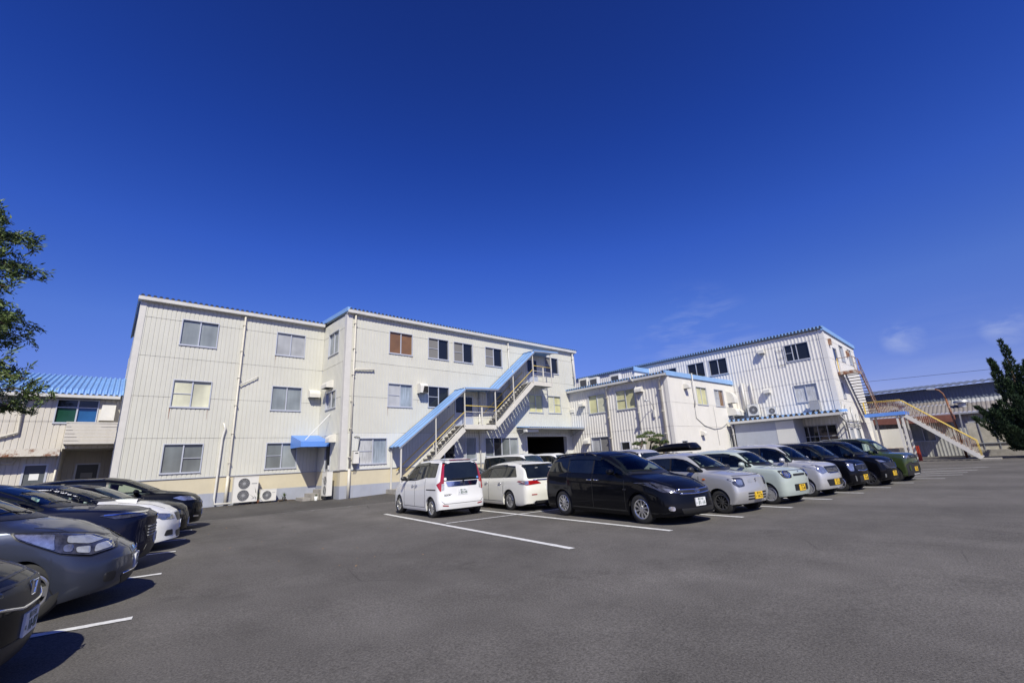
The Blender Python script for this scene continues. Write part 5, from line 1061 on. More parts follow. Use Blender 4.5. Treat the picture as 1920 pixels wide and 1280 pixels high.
        for sg in (1, -1):
            h = s.bvh.ray_cast(Vector((L / 2 - q, 3 * sg, z - .06)), Vector((0, -sg, 0)))[0]; y = abs(h.y) if h else hw
            b = MB(); n = 8; c = Vector((L / 2 - q + .05, sg * (y + .14), z + .015))
            b.lathe([(.001, .07), (.055, .058), (.088, .02), (.092, -.03), (.085, -.05), (.001, -.05)], (1, 0, 0), (0, 0, 0), 14)
            b.v = [(c.x + x, c.y + yy * 1.15, c.z + zz * .82) for x, yy, zz in b.v]; b.tube([(c.x - .01, sg * (y - .03), z - .06), (c.x - .01, sg * (y + .09), z - .03)], .03, 6)
            b.build('wing_mirror', CP[sp['mirror_paint']] if sp.get('mirror_paint') in CP else (M['plastic'] if sp.get('mirror_paint') == 'plastic' else CP[sp['paint']]), s.root, smooth=True)
        # wipers, cowl strip
        zc = s.zt(sp['cowl']); s.patch('cowl_strip', [(-hw + .2, zc + .005), (0, zc - .02), (hw - .2, zc + .005), (hw - .2, zc + .055), (0, zc + .035), (-hw + .2, zc + .055)], 'front', M['black'], off=.007)
        b = MB()
        for y0, y1 in ((.45, -.1), (-.05, -.55)):
            P = [(s.surf(y, z, True, .02), y, z) for y, z in ((y0, zc + .05), ((y0 + y1) / 2, zc + .085), (y1, zc + .075))]; b.tube(P, .009, 5)
        b.build('wiper', M['black'], s.root)
    def plate(s, z, text, top, color, front=True, tilt=0, y=0, hira=''):
        x = max(s.surf(y + q, z + k, front, .012) for q in (-.16, 0, .16) for k in (-.07, .07)) if front else min(s.surf(y + q, z + k, front, .012) for q in (-.16, 0, .16) for k in (-.07, .07)); sg = 1 if front else -1
        b = MB(); b.box(min(x, x - .025 * sg), max(x, x - .025 * sg), y - .165, y + .165, z - .0825, z + .0825); o = b.build('number_plate', M['plate_y' if color == 'y' else 'plate_w'], s.root)
        ink = M['ink'] if color == 'y' else M['inkg']; ex, ey = (0, sg, 0), (0, 0, 1)
        text_obj(text, .105, ink, o, (x + .002 * sg, y + .03 * sg, z - .025), ex, ey, sx=.95); text_obj(top, .05, ink, o, (x + .002 * sg, y, z + .05), ex, ey)
        if hira: text_obj(hira, .045, ink, o, (x + .002 * sg, y - .135 * sg, z - .025), ex, ey)
        return o
    def emblem(s, kind, z, size, front=True, y=0, m='chrome'):
        x = s.surf(y, z, front, .012); sg = 1 if front else -1; b = MB()
        def ring(rx, rz, t, oz=0):
            P = [(x, y + rx * math.cos(a), z + oz + rz * math.sin(a)) for a in fr(0, 2 * math.pi, 20)]; b.tube(P, t, 5, False)
        if kind == 'ellipse': ring(size, size * .68, size * .1); ring(size * .35, size * .6, size * .08); ring(size * .7, size * .25, size * .08, size * .3)
        elif kind == 'h':
            P = [(x, y + q * size, z + k * size) for q, k in ((-.85, -.8), (-1, .9), (1, .9), (.85, -.8), (-.85, -.8))]; b.tube(P, size * .09, 5)
            for q in (-1, 1): b.tube([(x, y + q * .38 * size, z - .65 * size), (x, y + q * .6 * size, z + .7 * size)], size * .11, 5)
            b.tube([(x, y - .42 * size, z), (x, y + .42 * size, z)], size * .1, 5)
        elif kind == 's':
            b.tube([(x, y + .7 * size, z + .5 * size), (x, y, z + size), (x, y - .6 * size, z + .55 * size), (x, y + .6 * size, z - .5 * size), (x, y, z - size), (x, y - .7 * size, z - .5 * size)], size * .16, 5)
        elif kind == 'circle': ring(size, size, size * .12); b.box(x - .006, x + .006, y - size * 1.15, y + size * 1.15, z - size * .2, z + size * .2)
        return b.build('emblem', M[m], s.root, smooth=False)
    def bar(s, pts, r, m, name='trim_bar', front=True, off=.008):
        b = MB(); q = []
        for (ya, za), (yb, zb) in zip(pts, pts[1:]): q += [(ya + (yb - ya) * k / 6, za + (zb - za) * k / 6) for k in range(6)]
        q.append(pts[-1]); b.tube([(s.surf(y, z, front, off), y, z) for y, z in q], r, 6); return b.build(name, m, s.root, smooth=True)
    def rails(s, q0, q1, y, m='plastic', h=.06):
        for sg in (1, -1):
            b = MB(); P = []
            for k in range(9):
                q = q0 + (q1 - q0) * k / 8; hit = s.bvh.ray_cast(Vector((s.L / 2 - q, y * sg, 5)), Vector((0, 0, -1)))[0]; P.append((hit.x, hit.y, hit.z + (h if 0 < k < 8 else 0)))
            b.tube(P, .018, 6)
            for k in (2, 4, 6): b.tube([P[k], (P[k][0], P[k][1], P[k][2] - h - .01)], .016, 6)
            b.build('roof_rail', M[m], s.root, smooth=True)
    def done(s):
        loc, h = s.final; s.root.location = loc; s.root.rotation_euler = (0, 0, h); return s.root

HR = math.atan2(-0.990, -0.139)       # cars of the right row face the camera side
def at_wheel(P, sp, side, axle, hd):
    """car centre from the ground contact of one wheel; side +1 left, -1 right; axle 'f'/'r'"""
    x = sp['L'] / 2 - sp['fo'] - (0 if axle == 'f' else sp['wb']); y = side * (sp['W'] / 2 - .08)
    cx = P[0] - (x * math.cos(hd) - y * math.sin(hd)); cy = P[1] - (x * math.sin(hd) + y * math.cos(hd)); return (cx, cy, gz(cx, cy))
def nose_at(P, sp, hd):
    cx = P[0] - sp['L'] / 2 * math.cos(hd); cy = P[1] - sp['L'] / 2 * math.sin(hd); return (cx, cy, gz(cx, cy))
GR, GL, GB = 'cars parked nose-out in the right row', 'cars parked in the left row', 'cars parked in the back bays'
KEI = dict(L=3.395, W=1.475, wb=2.46, fo=.55, r=.28, tum=.2, zb=.19, fc=.10, rc=.08, kf=.12, kr=.07, wheel='steel', kw=.09, wsb=.14, wst=.08, taper=.01, cr=.1, slide=False, ndoor=3)

# black minivan -------------------------------------------------------
sp = dict(L=4.64, W=1.71, H=1.67, wb=2.785, fo=.95, r=.325, tum=.3, zb=.17, paint='black', wheel='ten', cowl=1.12, rf=2.1,
          prof=[(0, .76), (.08, .82), (.3, .9), (.7, .99), (1.12, 1.06), (1.6, 1.36), (2.1, 1.57), (2.5, 1.635), (3.2, 1.66), (4.1, 1.62), (4.5, 1.57), (4.64, 1.48)], belt=[(1.1, 1.0), (1.6, 1.02), (4.64, 1.12)],
          nose=[(.2, .02), (.3, -.02), (.5, 0), (.7, .05), (.85, .16)], tail=[(.3, .03), (.6, 0), (1.0, .03), (1.55, .3)], rear_win=(1.12, 1.52, .66, .55), cuts=[1.27, 2.5, 3.5, 4.42], lean=.1, slide=True, chrome_handles=True, mirror_paint='black', fc=.22, kf=.3, mirror=1.75)
hd = HR - R(1.5); c = Car('parked_car', 'black minivan with roof rails and chrome ten-spoke wheels, nearest car of the right row', sp, at_wheel((9.18, 6.01), sp, -1, 'f', hd), hd, GR)
c.patch('headlight', rpoly([(.5, .66), (.78, .70), (.84, .90), (.73, .90), (.55, .77)], .03), 'front', M['lampd'], mirror=True); c.patch('headlight_lens', rpoly([(.55, .675), (.7, .70), (.74, .78), (.6, .745)], .03), 'front', M['lamp'], off=.008, mirror=True)
c.patch('grille', rpoly([(-.48, .63), (.48, .63), (.54, .75), (-.54, .75)], .03), 'front', M['black'])
for z in (.655, .735): c.bar([(-.5 - (z - .65) * .4, z), (0, z - .015), (.5 + (z - .65) * .4, z)], .016, M['bluechrome'])
c.emblem('ellipse', .70, .07); c.patch('lower_grille', rpoly([(-.5, .25), (.5, .25), (.55, .36), (-.55, .36)], .03), 'front', M['black']); c.plate(.47, '81-16', '香川 302', 'w', hira='い')
c.patch('fog_lamp', rpoly([(.66, .32), (.75, .32), (.75, .41), (.66, .41)], .04), 'front', M['lamp'], mirror=True); c.patch('front_spoiler', [(-.8, .2), (.8, .2), (.82, .255), (-.82, .255)], 'front', CP['black'], off=.03, thick=.04)
c.rails(2.5, 4.2, .6); c.patch('fender_marker', [(1.33, .72), (1.43, .72), (1.43, .755), (1.33, .755)], 'side', M['chrome'], off=.008, mirror=True); c.patch('tail_light', rpoly([(.66, .85), (.8, .85), (.72, 1.5), (.62, 1.5)], .03), 'rear', M['redlamp'], mirror=True); c.done()

# silver kei hatch -----------------------------------------------------
sp = dict(KEI, H=1.5, paint='silver', wheel='twin', r=.285, cowl=.78, rf=1.55, zb=.2, drop=.13,
          prof=[(0, .82), (.04, .89), (.25, .95), (.78, 1.02), (1.15, 1.26), (1.5, 1.44), (1.85, 1.495), (2.5, 1.49), (3.1, 1.43), (3.395, 1.34)], belt=[(.7, .93), (1.2, .95), (3.4, 1.03)],
          nose=[(.2, .08), (.35, .0), (.5, -.02), (.7, .02), (.88, .05)], tail=[(.3, .03), (.7, 0), (1.0, .04), (1.4, .2)], rear_win=(1.02, 1.34, .52, .46), cuts=[.98, 1.95, 2.75, 3.2], lean=.2, mirror_paint='plastic', mirror=1.25, visor=False)
def kei(P, label, sp, hd=HR, side=-1, axle='f'): return Car('parked_car', label, sp, at_wheel(P, sp, side, axle, hd), hd, GR)
c = kei((11.52, 5.24), 'silver hatchback with orange side marker, between black minivan and mint car', sp)
c.patch('headlight', rpoly([(.43, .65), (.64, .63), (.70, .68), (.71, .83), (.64, .86), (.45, .85)], .05), 'front', M['lampd'], mirror=True); c.patch('headlight_lens', rpoly([(.49, .68), (.65, .68), (.66, .81), (.49, .81)], .05), 'front', M['lamp'], off=.009, mirror=True)
c.patch('hood_gap', [(-.6, .885), (.6, .885), (.6, .895), (-.6, .895)], 'front', M['black'], off=.003)
for z in (.33, .395, .46): c.patch('bumper_slot', rpoly([(-.4, z), (.4, z), (.4, z + .035), (-.4, z + .035)], .01), 'front', M['black'], off=.003)
c.emblem('s', .77, .045, y=.03); c.plate(.42, '14-72', '香川 581', 'y', hira='り'); c.patch('vent', rpoly([(-.28, .72), (-.12, .72), (-.12, .8), (-.28, .8)], .015), 'front', M['steel'], off=.004)
c.patch('side_marker', rpoly([(.9, .80), (.98, .80), (.98, .835), (.9, .835)], .015), 'side', M['amber'], off=.01, mirror=True); c.patch('tail_light', rpoly([(.56, .7), (.68, .7), (.66, .98), (.56, .98)], .03), 'rear', M['redlamp'], mirror=True); c.done()

# mint kei --------------------------------------------------------------
sp = dict(KEI, H=1.53, paint='mint', wheel='steel', cowl=.82, rf=1.45, prof=[(0, .78), (.04, .9), (.25, .975), (.82, 1.03), (1.1, 1.26), (1.42, 1.46), (1.8, 1.525), (2.6, 1.53), (3.15, 1.49), (3.395, 1.4)], belt=[(.7, .95), (1.2, .97), (3.4, 1.0)],
          nose=[(.2, .04), (.35, 0), (.6, .0), (.85, .02), (.95, .06)], tail=[(.3, .02), (.7, 0), (1.0, .03), (1.45, .15)], rear_win=(1.02, 1.4, .55, .5), cuts=[.98, 1.95, 2.8, 3.2], lean=.08, fc=.16, mirror=1.2, cr=.1)
c = kei((13.96, 4.97), 'pale mint-green kei car with round-in-square headlamps', sp)
c.patch('headlight', rpoly([(.4, .70), (.67, .70), (.69, .90), (.4, .90)], .06), 'front', M['black'], mirror=True)
for sg in (1, -1):
    b = MB(); y0, z0 = .56 * sg, .80; P = [(c.surf(y0 + .085 * math.cos(a), z0 + .085 * math.sin(a), True, .012), y0 + .085 * math.cos(a), z0 + .085 * math.sin(a)) for a in fr(0, 2 * math.pi, 20)]; b.tube(P, .014, 5, False); b.build('headlight_ring', M['chrome'], c.root)
c.patch('headlight_lens', rpoly([(.51, .75), (.61, .75), (.61, .85), (.51, .85)], .05), 'front', M['lamp'], off=.01, mirror=True)
c.patch('grille', rpoly([(-.32, .745), (.32, .745), (.32, .80), (-.32, .80)], .02), 'front', M['black']); c.patch('lower_grille', rpoly([(-.36, .36), (.36, .36), (.36, .53), (-.36, .53)], .02), 'front', M['black']); c.patch('hood_gap', [(-.62, .885), (.62, .885), (.62, .896), (-.62, .896)], 'front', M['black'], off=.003); c.emblem('ellipse', .85, .035); c.plate(.43, '12-48', '香川 580', 'y'); c.patch('tail_light', rpoly([(.56, .7), (.68, .7), (.66, .98), (.56, .98)], .03), 'rear', M['redlamp'], mirror=True); c.done()

# lilac-silver kei wagon, two black kei wagons, green kei van -----------------
TALL = dict(KEI, H=1.66, drop=.11, cowl=.72, rf=1.38, prof=[(0, .9), (.04, .97), (.2, 1.02), (.72, 1.08), (1.05, 1.38), (1.35, 1.58), (1.7, 1.645), (2.6, 1.66), (3.2, 1.62), (3.395, 1.54)], belt=[(.7, 1.0), (1.2, 1.01), (3.4, 1.05)],
            nose=[(.2, .05), (.35, .0), (.6, .0), (.8, .05), (1.0, .13)], tail=[(.3, .02), (.8, 0), (1.1, .02), (1.6, .12)], rear_win=(1.08, 1.5, .56, .52), cuts=[.9, 1.9, 2.75, 3.22], lean=.06, mirror=1.15)
sp = dict(TALL, paint='silver2', wheel='steel', visor=False)
c = kei((16.42, 4.72), 'silver tall wagon with black mesh grille, parked beside the mint car', sp)
c.patch('headlight', rpoly([(.37, .74), (.62, .68), (.70, .74), (.715, .93), (.66, .97), (.45, .88)], .03), 'front', M['lamp'], mirror=True); c.patch('grille', rpoly([(-.36, .70), (.36, .70), (.43, .90), (-.43, .90)], .03), 'front', M['black']); c.bar([(-.34, .695), (.34, .695)], .012, M['bluechrome'])
for z in (.74, .78, .82): c.bar([(-.36, z), (.36, z)], .005, M['acs'])
c.emblem('s', .78, .05); c.patch('lower_grille', rpoly([(-.46, .33), (.46, .33), (.54, .52), (-.54, .52)], .05), 'front', M['black']); c.plate(.43, '22-26', '香川 580', 'y'); c.done()
sp = dict(TALL, paint='black', wheel='five', r=.29)
c = kei((18.6, 4.4), 'black tall wagon with stacked slanted headlamps next to the silver one', sp)
c.patch('headlight', rpoly([(.46, .88), (.52, .80), (.58, .66), (.70, .66), (.705, .80), (.66, .95)], .03), 'front', M['lamp'], mirror=True)
for z in (.67, .84): c.bar([(-.38, z), (0, z - .03 if z < .7 else z + .02), (.38, z)], .018, M['bluechrome'])
c.patch('grille', rpoly([(-.42, .66), (.42, .66), (.46, .86), (-.46, .86)], .04), 'front', M['black']); c.emblem('s', .75, .055); c.patch('lower_grille', rpoly([(-.4, .3), (.4, .3), (.4, .5), (-.4, .5)], .03), 'front', M['plastic']); c.patch('fog_lamp', rpoly([(.56, .34), (.6, .34), (.62, .52), (.56, .5)], .02), 'front', M['lamp'], mirror=True); c.plate(.44, '81-80', '香川 581', 'y'); c.done()
sp = dict(TALL, paint='black', wheel='dark', H=1.7, prof=[(a, z + (.04 if a > .6 else .02)) for a, z in TALL['prof']])
c = kei((21.1, 4.0), 'black tall wagon with slim bright headlamps, beside the olive green car', sp)
c.patch('headlight', rpoly([(.3, .84), (.66, .85), (.69, .95), (.55, .92)], .02), 'front', M['lamp'], mirror=True); c.patch('grille', rpoly([(-.5, .62), (.5, .62), (.6, .82), (-.6, .82)], .05), 'front', M['plastic']); c.bar([(-.55, .79), (-.3, .63), (.3, .63), (.55, .79)], .012, M['chrome']); c.emblem('circle', .84, .045); c.plate(.44, '37-15', '香川 583', 'y'); c.patch('fog_lamp', rpoly([(.6, .32), (.66, .32), (.66, .44), (.6, .44)], .02), 'front', M['lamp'], mirror=True); c.done()
sp = dict(TALL, paint='green', wheel='dark', r=.3, H=1.78, cowl=.7, rf=1.25, prof=[(0, .98), (.03, 1.06), (.15, 1.1), (.7, 1.14), (1.0, 1.44), (1.25, 1.66), (1.6, 1.755), (2.6, 1.78), (3.25, 1.75), (3.395, 1.66)], belt=[(.7, 1.05), (1.2, 1.06), (3.4, 1.08)], kf=.07, nose=[(.2, .04), (.35, .0), (.8, .0), (1.0, .02), (1.08, .05)], tum=.16)
c = kei((23.7, 3.7), 'olive green boxy car at the far end of the right row', sp)
c.patch('headlight', rpoly([(.34, .88), (.70, .88), (.71, 1.02), (.36, 1.02)], .02), 'front', M['lampd'], mirror=True); c.patch('headlight_lens', rpoly([(.42, .90), (.65, .90), (.65, .99), (.42, .99)], .02), 'front', M['lamp'], off=.008, mirror=True); c.patch('grille', rpoly([(-.33, .88), (.33, .88), (.33, 1.02), (-.33, 1.02)], .02), 'front', M['plastic']); c.patch('bumper_guard', rpoly([(-.70, .24), (.70, .24), (.71, .66), (.5, .74), (-.5, .74), (-.71, .66)], .05), 'front', M['plastic']); c.bar([(-.3, .72), (.3, .72)], .03, CP['green']); c.bar([(-.3, .27), (.3, .27)], .025, M['acs'], 'skid_bar'); c.emblem('circle', .93, .05); c.plate(.47, '50-62', '香川 585', 'y'); c.patch('fog_lamp', rpoly([(.5, .42), (.6, .42), (.6, .62), (.5, .62)], .04), 'front', CP['green'], off=.02, mirror=True); c.rails(1.4, 3.1, .55); c.done()

# white compact van seen from behind ------------------------------------------
hd = math.atan2(.99, .095)
sp = dict(L=3.715, W=1.67, H=1.735, wb=2.49, fo=.68, r=.295, tum=.26, zb=.19, paint='white', wheel='nine', cowl=.82, rf=1.55, prof=[(0, .84), (.05, .92), (.3, 1.0), (.82, 1.09), (1.15, 1.38), (1.5, 1.62), (1.85, 1.71), (2.6, 1.735), (3.5, 1.70), (3.715, 1.63)], belt=[(.8, 1.03), (1.8, 1.03), (2.3, 1.04), (2.7, 1.12), (3.7, 1.13)],
          nose=[(.2, .03), (.5, 0), (.8, .03), (.95, .1)], tail=[(.25, .0), (.45, -.03), (.6, .02), (1.1, .05), (1.62, .12)], rear_win=(1.06, 1.60, .66, .59), cuts=[1.05, 2.0, 2.75, 3.4], lean=.03, slide=True, ndoor=3, mirror_paint='plastic', chrome_handles=True, kr=.1, mirror=1.35)
c = Car('parked_car', 'white boxy compact van seen from behind, alone in front of the staircase', sp, at_wheel((7.58, 12.27), sp, 1, 'r', hd), hd, GB)
c.patch('tail_light', [(.13, .97), (.04, 1.02), (.005, 1.06), (-.02, 1.56), (-.085, 1.56), (-.095, .99), (-.035, .985), (-.03, .78), (.0, .77)], 'rq', M['redlamp'], off=.008, mirror=True, res=.03); c.patch('reversing_light', rpoly([(-.04, .975), (-.105, .975), (-.105, .81), (-.038, .79)], .012), 'rq', M['lampc'], off=.008, mirror=True, res=.03); c.patch('roof_spoiler', rpoly([(-.58, 1.645), (.58, 1.645), (.57, 1.68), (-.57, 1.68)], .01), 'rear', CP['white'], off=.05, thick=.05); c.patch('brake_light', rpoly([(-.36, 1.635), (.36, 1.635), (.36, 1.655), (-.36, 1.655)], .005), 'rear', M['redlamp'], off=.055)
c.patch('garnish', rpoly([(-.5, .90), (.5, .90), (.56, 1.04), (-.56, 1.04)], .03), 'rear', M['bluechrome'], off=.012); c.emblem('ellipse', .97, .07, False, m='black'); c.plate(.73, '80-08', '香川 500', 'w', False, hira='さ'); c.patch('reflector', rpoly([(.5, .34), (.68, .36), (.68, .39), (.5, .37)], .01), 'rear', M['redlamp'], mirror=True, off=.006)
c.patch('hatch_gap', [[(-.72, .50), (-.71, .50), (-.62, .42), (.62, .42), (.71, .50), (.72, .50), (.63, .41), (-.63, .41)]], 'rear', M['black'], off=.003); c.patch('sticker', rpoly([(-.6, 1.09), (-.52, 1.09), (-.52, 1.15), (-.6, 1.15)], .03), 'rear', M['sticker'], off=.008); c.patch('sticker', rpoly([(.53, 1.08), (.61, 1.08), (.61, 1.16), (.53, 1.16)], .04), 'rear', M['paper'], off=.008)
b = MB(); P = [(c.surf(y, z, False, .03), y, z) for y, z in ((-.05, 1.02), (.02, 1.1), (.35, 1.11))]; b.tube(P, .014, 5); b.build('rear_wiper', M['black'], c.root); c.patch('slide_rail', [(2.85, .80), (3.45, .80), (3.45, .83), (2.85, .83)], 'side', M['black'], mirror=True, off=.003)
text_obj('ROOMY', .07, M['chrome'], c.root, (c.surf(.5, .66, False, .012), .5, .66), (0, -1, 0), (0, 0, 1)); c.done()
# white people carrier behind it
hd = math.atan2(.99, .14)
sp = dict(L=4.8, W=1.8, H=1.545, wb=2.83, fo=.92, r=.315, tum=.36, zb=.18, paint='pearl', wheel='ten', cowl=1.15, rf=2.05, prof=[(0, .72), (.1, .82), (.5, .93), (1.15, 1.02), (1.6, 1.27), (2.1, 1.46), (2.6, 1.53), (3.2, 1.545), (4.2, 1.49), (4.65, 1.4), (4.8, 1.32)], belt=[(1.1, .94), (2, .95), (4, .99), (4.8, 1.03)], nose=[(.2, .03), (.5, 0), (.8, .08)], tail=[(.25, .03), (.6, -.02), (.95, .03), (1.4, .35)],
          rear_win=(.99, 1.40, .76, .64), cuts=[1.4, 2.45, 3.4, 4.2], lean=.28, chrome_handles=True, kr=.14, visor=True, mirror=1.75)
c = Car('parked_car', 'pearl white estate seen from behind, half hidden by the black minivan', sp, at_wheel((10.03, 11.47), sp, 1, 'r', hd), hd, GB)
c.patch('tail_light', rpoly([(.32, .84), (.84, .80), (.88, .93), (.5, .94)], .03), 'rear', M['redlamp'], off=.012, mirror=True); c.patch('reversing_light', rpoly([(.76, .83), (.87, .82), (.88, .93), (.76, .93)], .02), 'rear', M['lamp'], off=.018, mirror=True); c.bar([(-.6, .945), (.6, .945)], .02, M['bluechrome'], front=False); c.patch('reflector', rpoly([(.5, .5), (.68, .5), (.68, .53), (.5, .53)], .01), 'rear', M['redlamp'], mirror=True, off=.006); c.patch('rear_diffuser', rpoly([(-.6, .22), (.6, .22), (.55, .33), (-.55, .33)], .03), 'rear', M['plastic'])
b = MB(); b.lathe([(.04, 0), (.045, .12), (.035, .12), (.03, .02)], (-1, 0, 0), (-2.28, .6, .27), 14); b.build('exhaust_pipe', M['chrome'], c.root); c.patch('roof_spoiler', rpoly([(-.6, 1.40), (.6, 1.40), (.58, 1.44), (-.58, 1.44)], .01), 'rear', CP['pearl'], off=.05, thick=.06); c.plate(.72, '30-57', '香川 301', 'w', False); c.done()

# vans and cars farther back -----------------------------------------------------
hd = math.atan2(-.99, -.05)
VAN = dict(L=4.695, W=1.695, H=1.98, wb=2.57, fo=1.15, r=.32, tum=.17, zb=.2, paint='white', wheel='steel', see=False, cowl=.32, rf=1.12, prof=[(0, .95), (.05, 1.05), (.32, 1.13), (.7, 1.55), (1.05, 1.86), (1.4, 1.95), (2.4, 1.98), (4.5, 1.95), (4.695, 1.88)], belt=[(.3, 1.08), (4.7, 1.12)], nose=[(.2, .03), (.5, 0), (.9, .06)], tail=[(.3, 0), (1.0, .0), (1.9, .08)], rear_win=(1.15, 1.8, .65, .6), cuts=[.55, 1.5, 3.0, 4.5], slide=True, visor=False, mirror=.95, cat='van', mirror_paint='plastic')
c = Car('parked_van', 'white high van with its windscreen to the right, behind the pearl estate', VAN, nose_at((16.75, 16.3), VAN, hd), hd, 'white vans at the back'); c.patch('headlight', rpoly([(.5, .75), (.78, .75), (.78, .98), (.55, .95)], .03), 'front', M['lamp'], mirror=True); c.patch('grille', rpoly([(-.45, .8), (.45, .8), (.45, .92), (-.45, .92)], .02), 'front', M['plastic']); c.done()
V2 = dict(VAN, cowl=.33)
c = Car('parked_van', 'second white van, only its roof showing left of the black minivan', V2, nose_at((19.9, 17.0), V2, hd), hd, 'white vans at the back'); c.patch('headlight', rpoly([(.5, .75), (.78, .75), (.78, .98), (.55, .95)], .03), 'front', M['lamp'], mirror=True); c.done()
SED = dict(see=False, L=4.3, W=1.7, H=1.46, wb=2.6, fo=.85, r=.3, tum=.38, paint='grey', wheel='dark', cowl=1.15, rf=2.0, prof=[(0, .7), (.1, .8), (.5, .9), (1.15, .98), (1.6, 1.22), (2.0, 1.39), (2.4, 1.455), (3.0, 1.44), (3.7, 1.3), (4.3, 1.05)], belt=[(1.1, .91), (4.3, 1.0)], nose=[(.2, .03), (.5, 0), (.8, .08)], tail=[(.25, .03), (.6, 0), (.95, .03), (1.3, .2)], cuts=[1.4, 2.4, 3.2, 3.75], lean=.3, visor=False, rear_win=(1.02, 1.28, .6, .5), mirror=1.75)
c = Car('parked_car', 'dark car just peeping out between the two white cars seen from behind', SED, nose_at((14.2, 17.2), SED, hd), hd, GB); c.patch('headlight', rpoly([(.5, .66), (.78, .70), (.8, .8), (.55, .76)], .03), 'front', M['lamp'], mirror=True); c.done()
hd = math.atan2(.99, .12)
SV = dict(see=False, L=4.4, W=1.7, H=1.69, wb=2.7, fo=.85, r=.31, tum=.26, paint='lilac', wheel='steel', cowl=1.0, rf=1.9, prof=[(0, .8), (.1, .88), (.4, .97), (1.0, 1.06), (1.4, 1.35), (1.9, 1.6), (2.3, 1.67), (3.4, 1.69), (4.2, 1.64), (4.4, 1.55)], belt=[(1, 1.0), (4.4, 1.06)], nose=[(.2, .03), (.5, 0), (.8, .08)], tail=[(.25, .03), (.6, 0), (1.0, .03), (1.6, .2)], cuts=[1.2, 2.2, 3.2, 4.15], rear_win=(1.08, 1.52, .62, .55), mirror=1.6)
c = Car('parked_car', 'pale silver people carrier, its roof showing behind the black minivan', SV, (15.9, 11.6, gz(16, 12) + .1), hd, GB); c.patch('tail_light', rpoly([(.64, .8), (.78, .8), (.72, 1.2), (.62, 1.2)], .03), 'rear', M['redlamp'], mirror=True); c.rails(1.9, 4.0, .6, h=.03); c.done()
SW = dict(SV, paint='black', H=1.5, prof=[(a, z - .17 if a > .9 else z - .05) for a, z in SV['prof']], belt=[(1, .88), (4.4, .95)], rear_win=(.95, 1.36, .62, .55), wheel='dark')
c = Car('parked_car', 'black car under a long roof box, behind the silver hatchback', SW, (19.5, 10.8, gz(19, 11)), hd, GB); c.patch('tail_light', rpoly([(.64, .75), (.78, .75), (.72, 1.0), (.62, 1.0)], .03), 'rear', M['redlamp'], mirror=True)
loc = c.final[0]; c.done()
t = thing('roof_box', 'long glossy black cargo box on the roof of the black car', 'roof box', (loc[0], loc[1], loc[2] + 1.5)); t.rotation_euler = (0, 0, hd)
b = MB(); n = 16
for i in range(n + 1):
    u = i / n; x = -1.2 + 2.3 * u; h = .36 * (1 - max(0, (u - .35) / .65) ** 2 * .75) * (1 - max(0, (.06 - u) / .06) ** 2 * .5); ww = .42 * (1 - max(0, (u - .5) / .5) ** 2 * .4)
    for k in range(12): a = 2 * math.pi * k / 12; ca, sa = math.cos(a), math.sin(a); b.v.append((x, ww * math.copysign(abs(ca) ** .5, ca), .12 + h * .5 + h * .5 * math.copysign(abs(sa) ** .5, sa)))
for i in range(n):
    for k in range(12): b.f.append((i * 12 + k, i * 12 + (k + 1) % 12, (i + 1) * 12 + (k + 1) % 12, (i + 1) * 12 + k))
b.f.append(tuple(range(12))); b.f.append(tuple(n * 12 + k for k in reversed(range(12))))
# built in the box's own frame
o = b.build('box_shell', CP['black'], smooth=True); o.parent = t; b = MB(); b.box(-.6, -.55, -.6, .6, .0, .06); b.box(.4, .45, -.6, .6, .0, .06); o = b.build('crossbar', M['plastic']); o.parent = t

# left row -------------------------------------------------------------------------
HL = R(-8)
def left(P, label, sp, dz=0.0, dh=0.0): hd = HL + R(dh); l = nose_at(P, sp, hd); return Car('parked_car', label, sp, (l[0], l[1], l[2] + dz), hd, GL)
sp = dict(L=4.0, W=1.695, H=1.48, wb=2.53, fo=.83, r=.3, tum=.36, zb=.16, paint='black', wheel='big', cowl=.95, rf=1.75, prof=[(0, .74), (.06, .82), (.3, .93), (.95, 1.06), (1.4, 1.32), (1.75, 1.48), (2.2, 1.56), (2.8, 1.56), (3.5, 1.48), (4.0, 1.32)], belt=[(.9, .97), (4, 1.08)], nose=[(.18, .06), (.3, 0), (.55, .0), (.72, .03), (.9, .12)], tail=[(.25, .03), (.6, 0), (1.0, .05), (1.4, .3)], cuts=[1.2, 2.2, 3.0, 3.5], lean=.2, visor=False, rear_win=(1.1, 1.42, .6, .5), fc=.2, kf=.32, mirror=1.5)
c = left((-.285, 5.58), 'black hatchback nose at the bottom left corner, plate 10-87', sp, -.03)
c.patch('grille', rpoly([(-.62, .68), (-.52, .64), (-.22, .585), (.22, .585), (.52, .64), (.62, .68), (.6, .76), (-.6, .76)], .02), 'front', M['black']); c.bar([(-.7, .70), (-.55, .635), (-.22, .575), (.22, .575), (.55, .635), (.7, .70)], .012, M['chrome'], off=.006)
c.emblem('h', .685, .062); c.patch('badge_backing', rpoly([(-.05, .63), (.05, .63), (.058, .74), (-.058, .74)], .02), 'front', M['sticker'], off=.005); c.patch('headlight', rpoly([(.42, .70), (.72, .70), (.8, .86), (.7, .86), (.47, .78)], .03), 'front', M['lampd'], mirror=True); c.patch('lower_grille', rpoly([(-.6, .22), (.6, .22), (.5, .36), (-.5, .36)], .04), 'front', M['plastic']); c.plate(.44, '10-87', '香川 530', 'w', hira='ぬ'); c.patch('hood_gap', [(-.66, .79), (0, .805), (.66, .79), (.66, .80), (0, .815), (-.66, .80)], 'front', M['black'], off=.003); c.done()

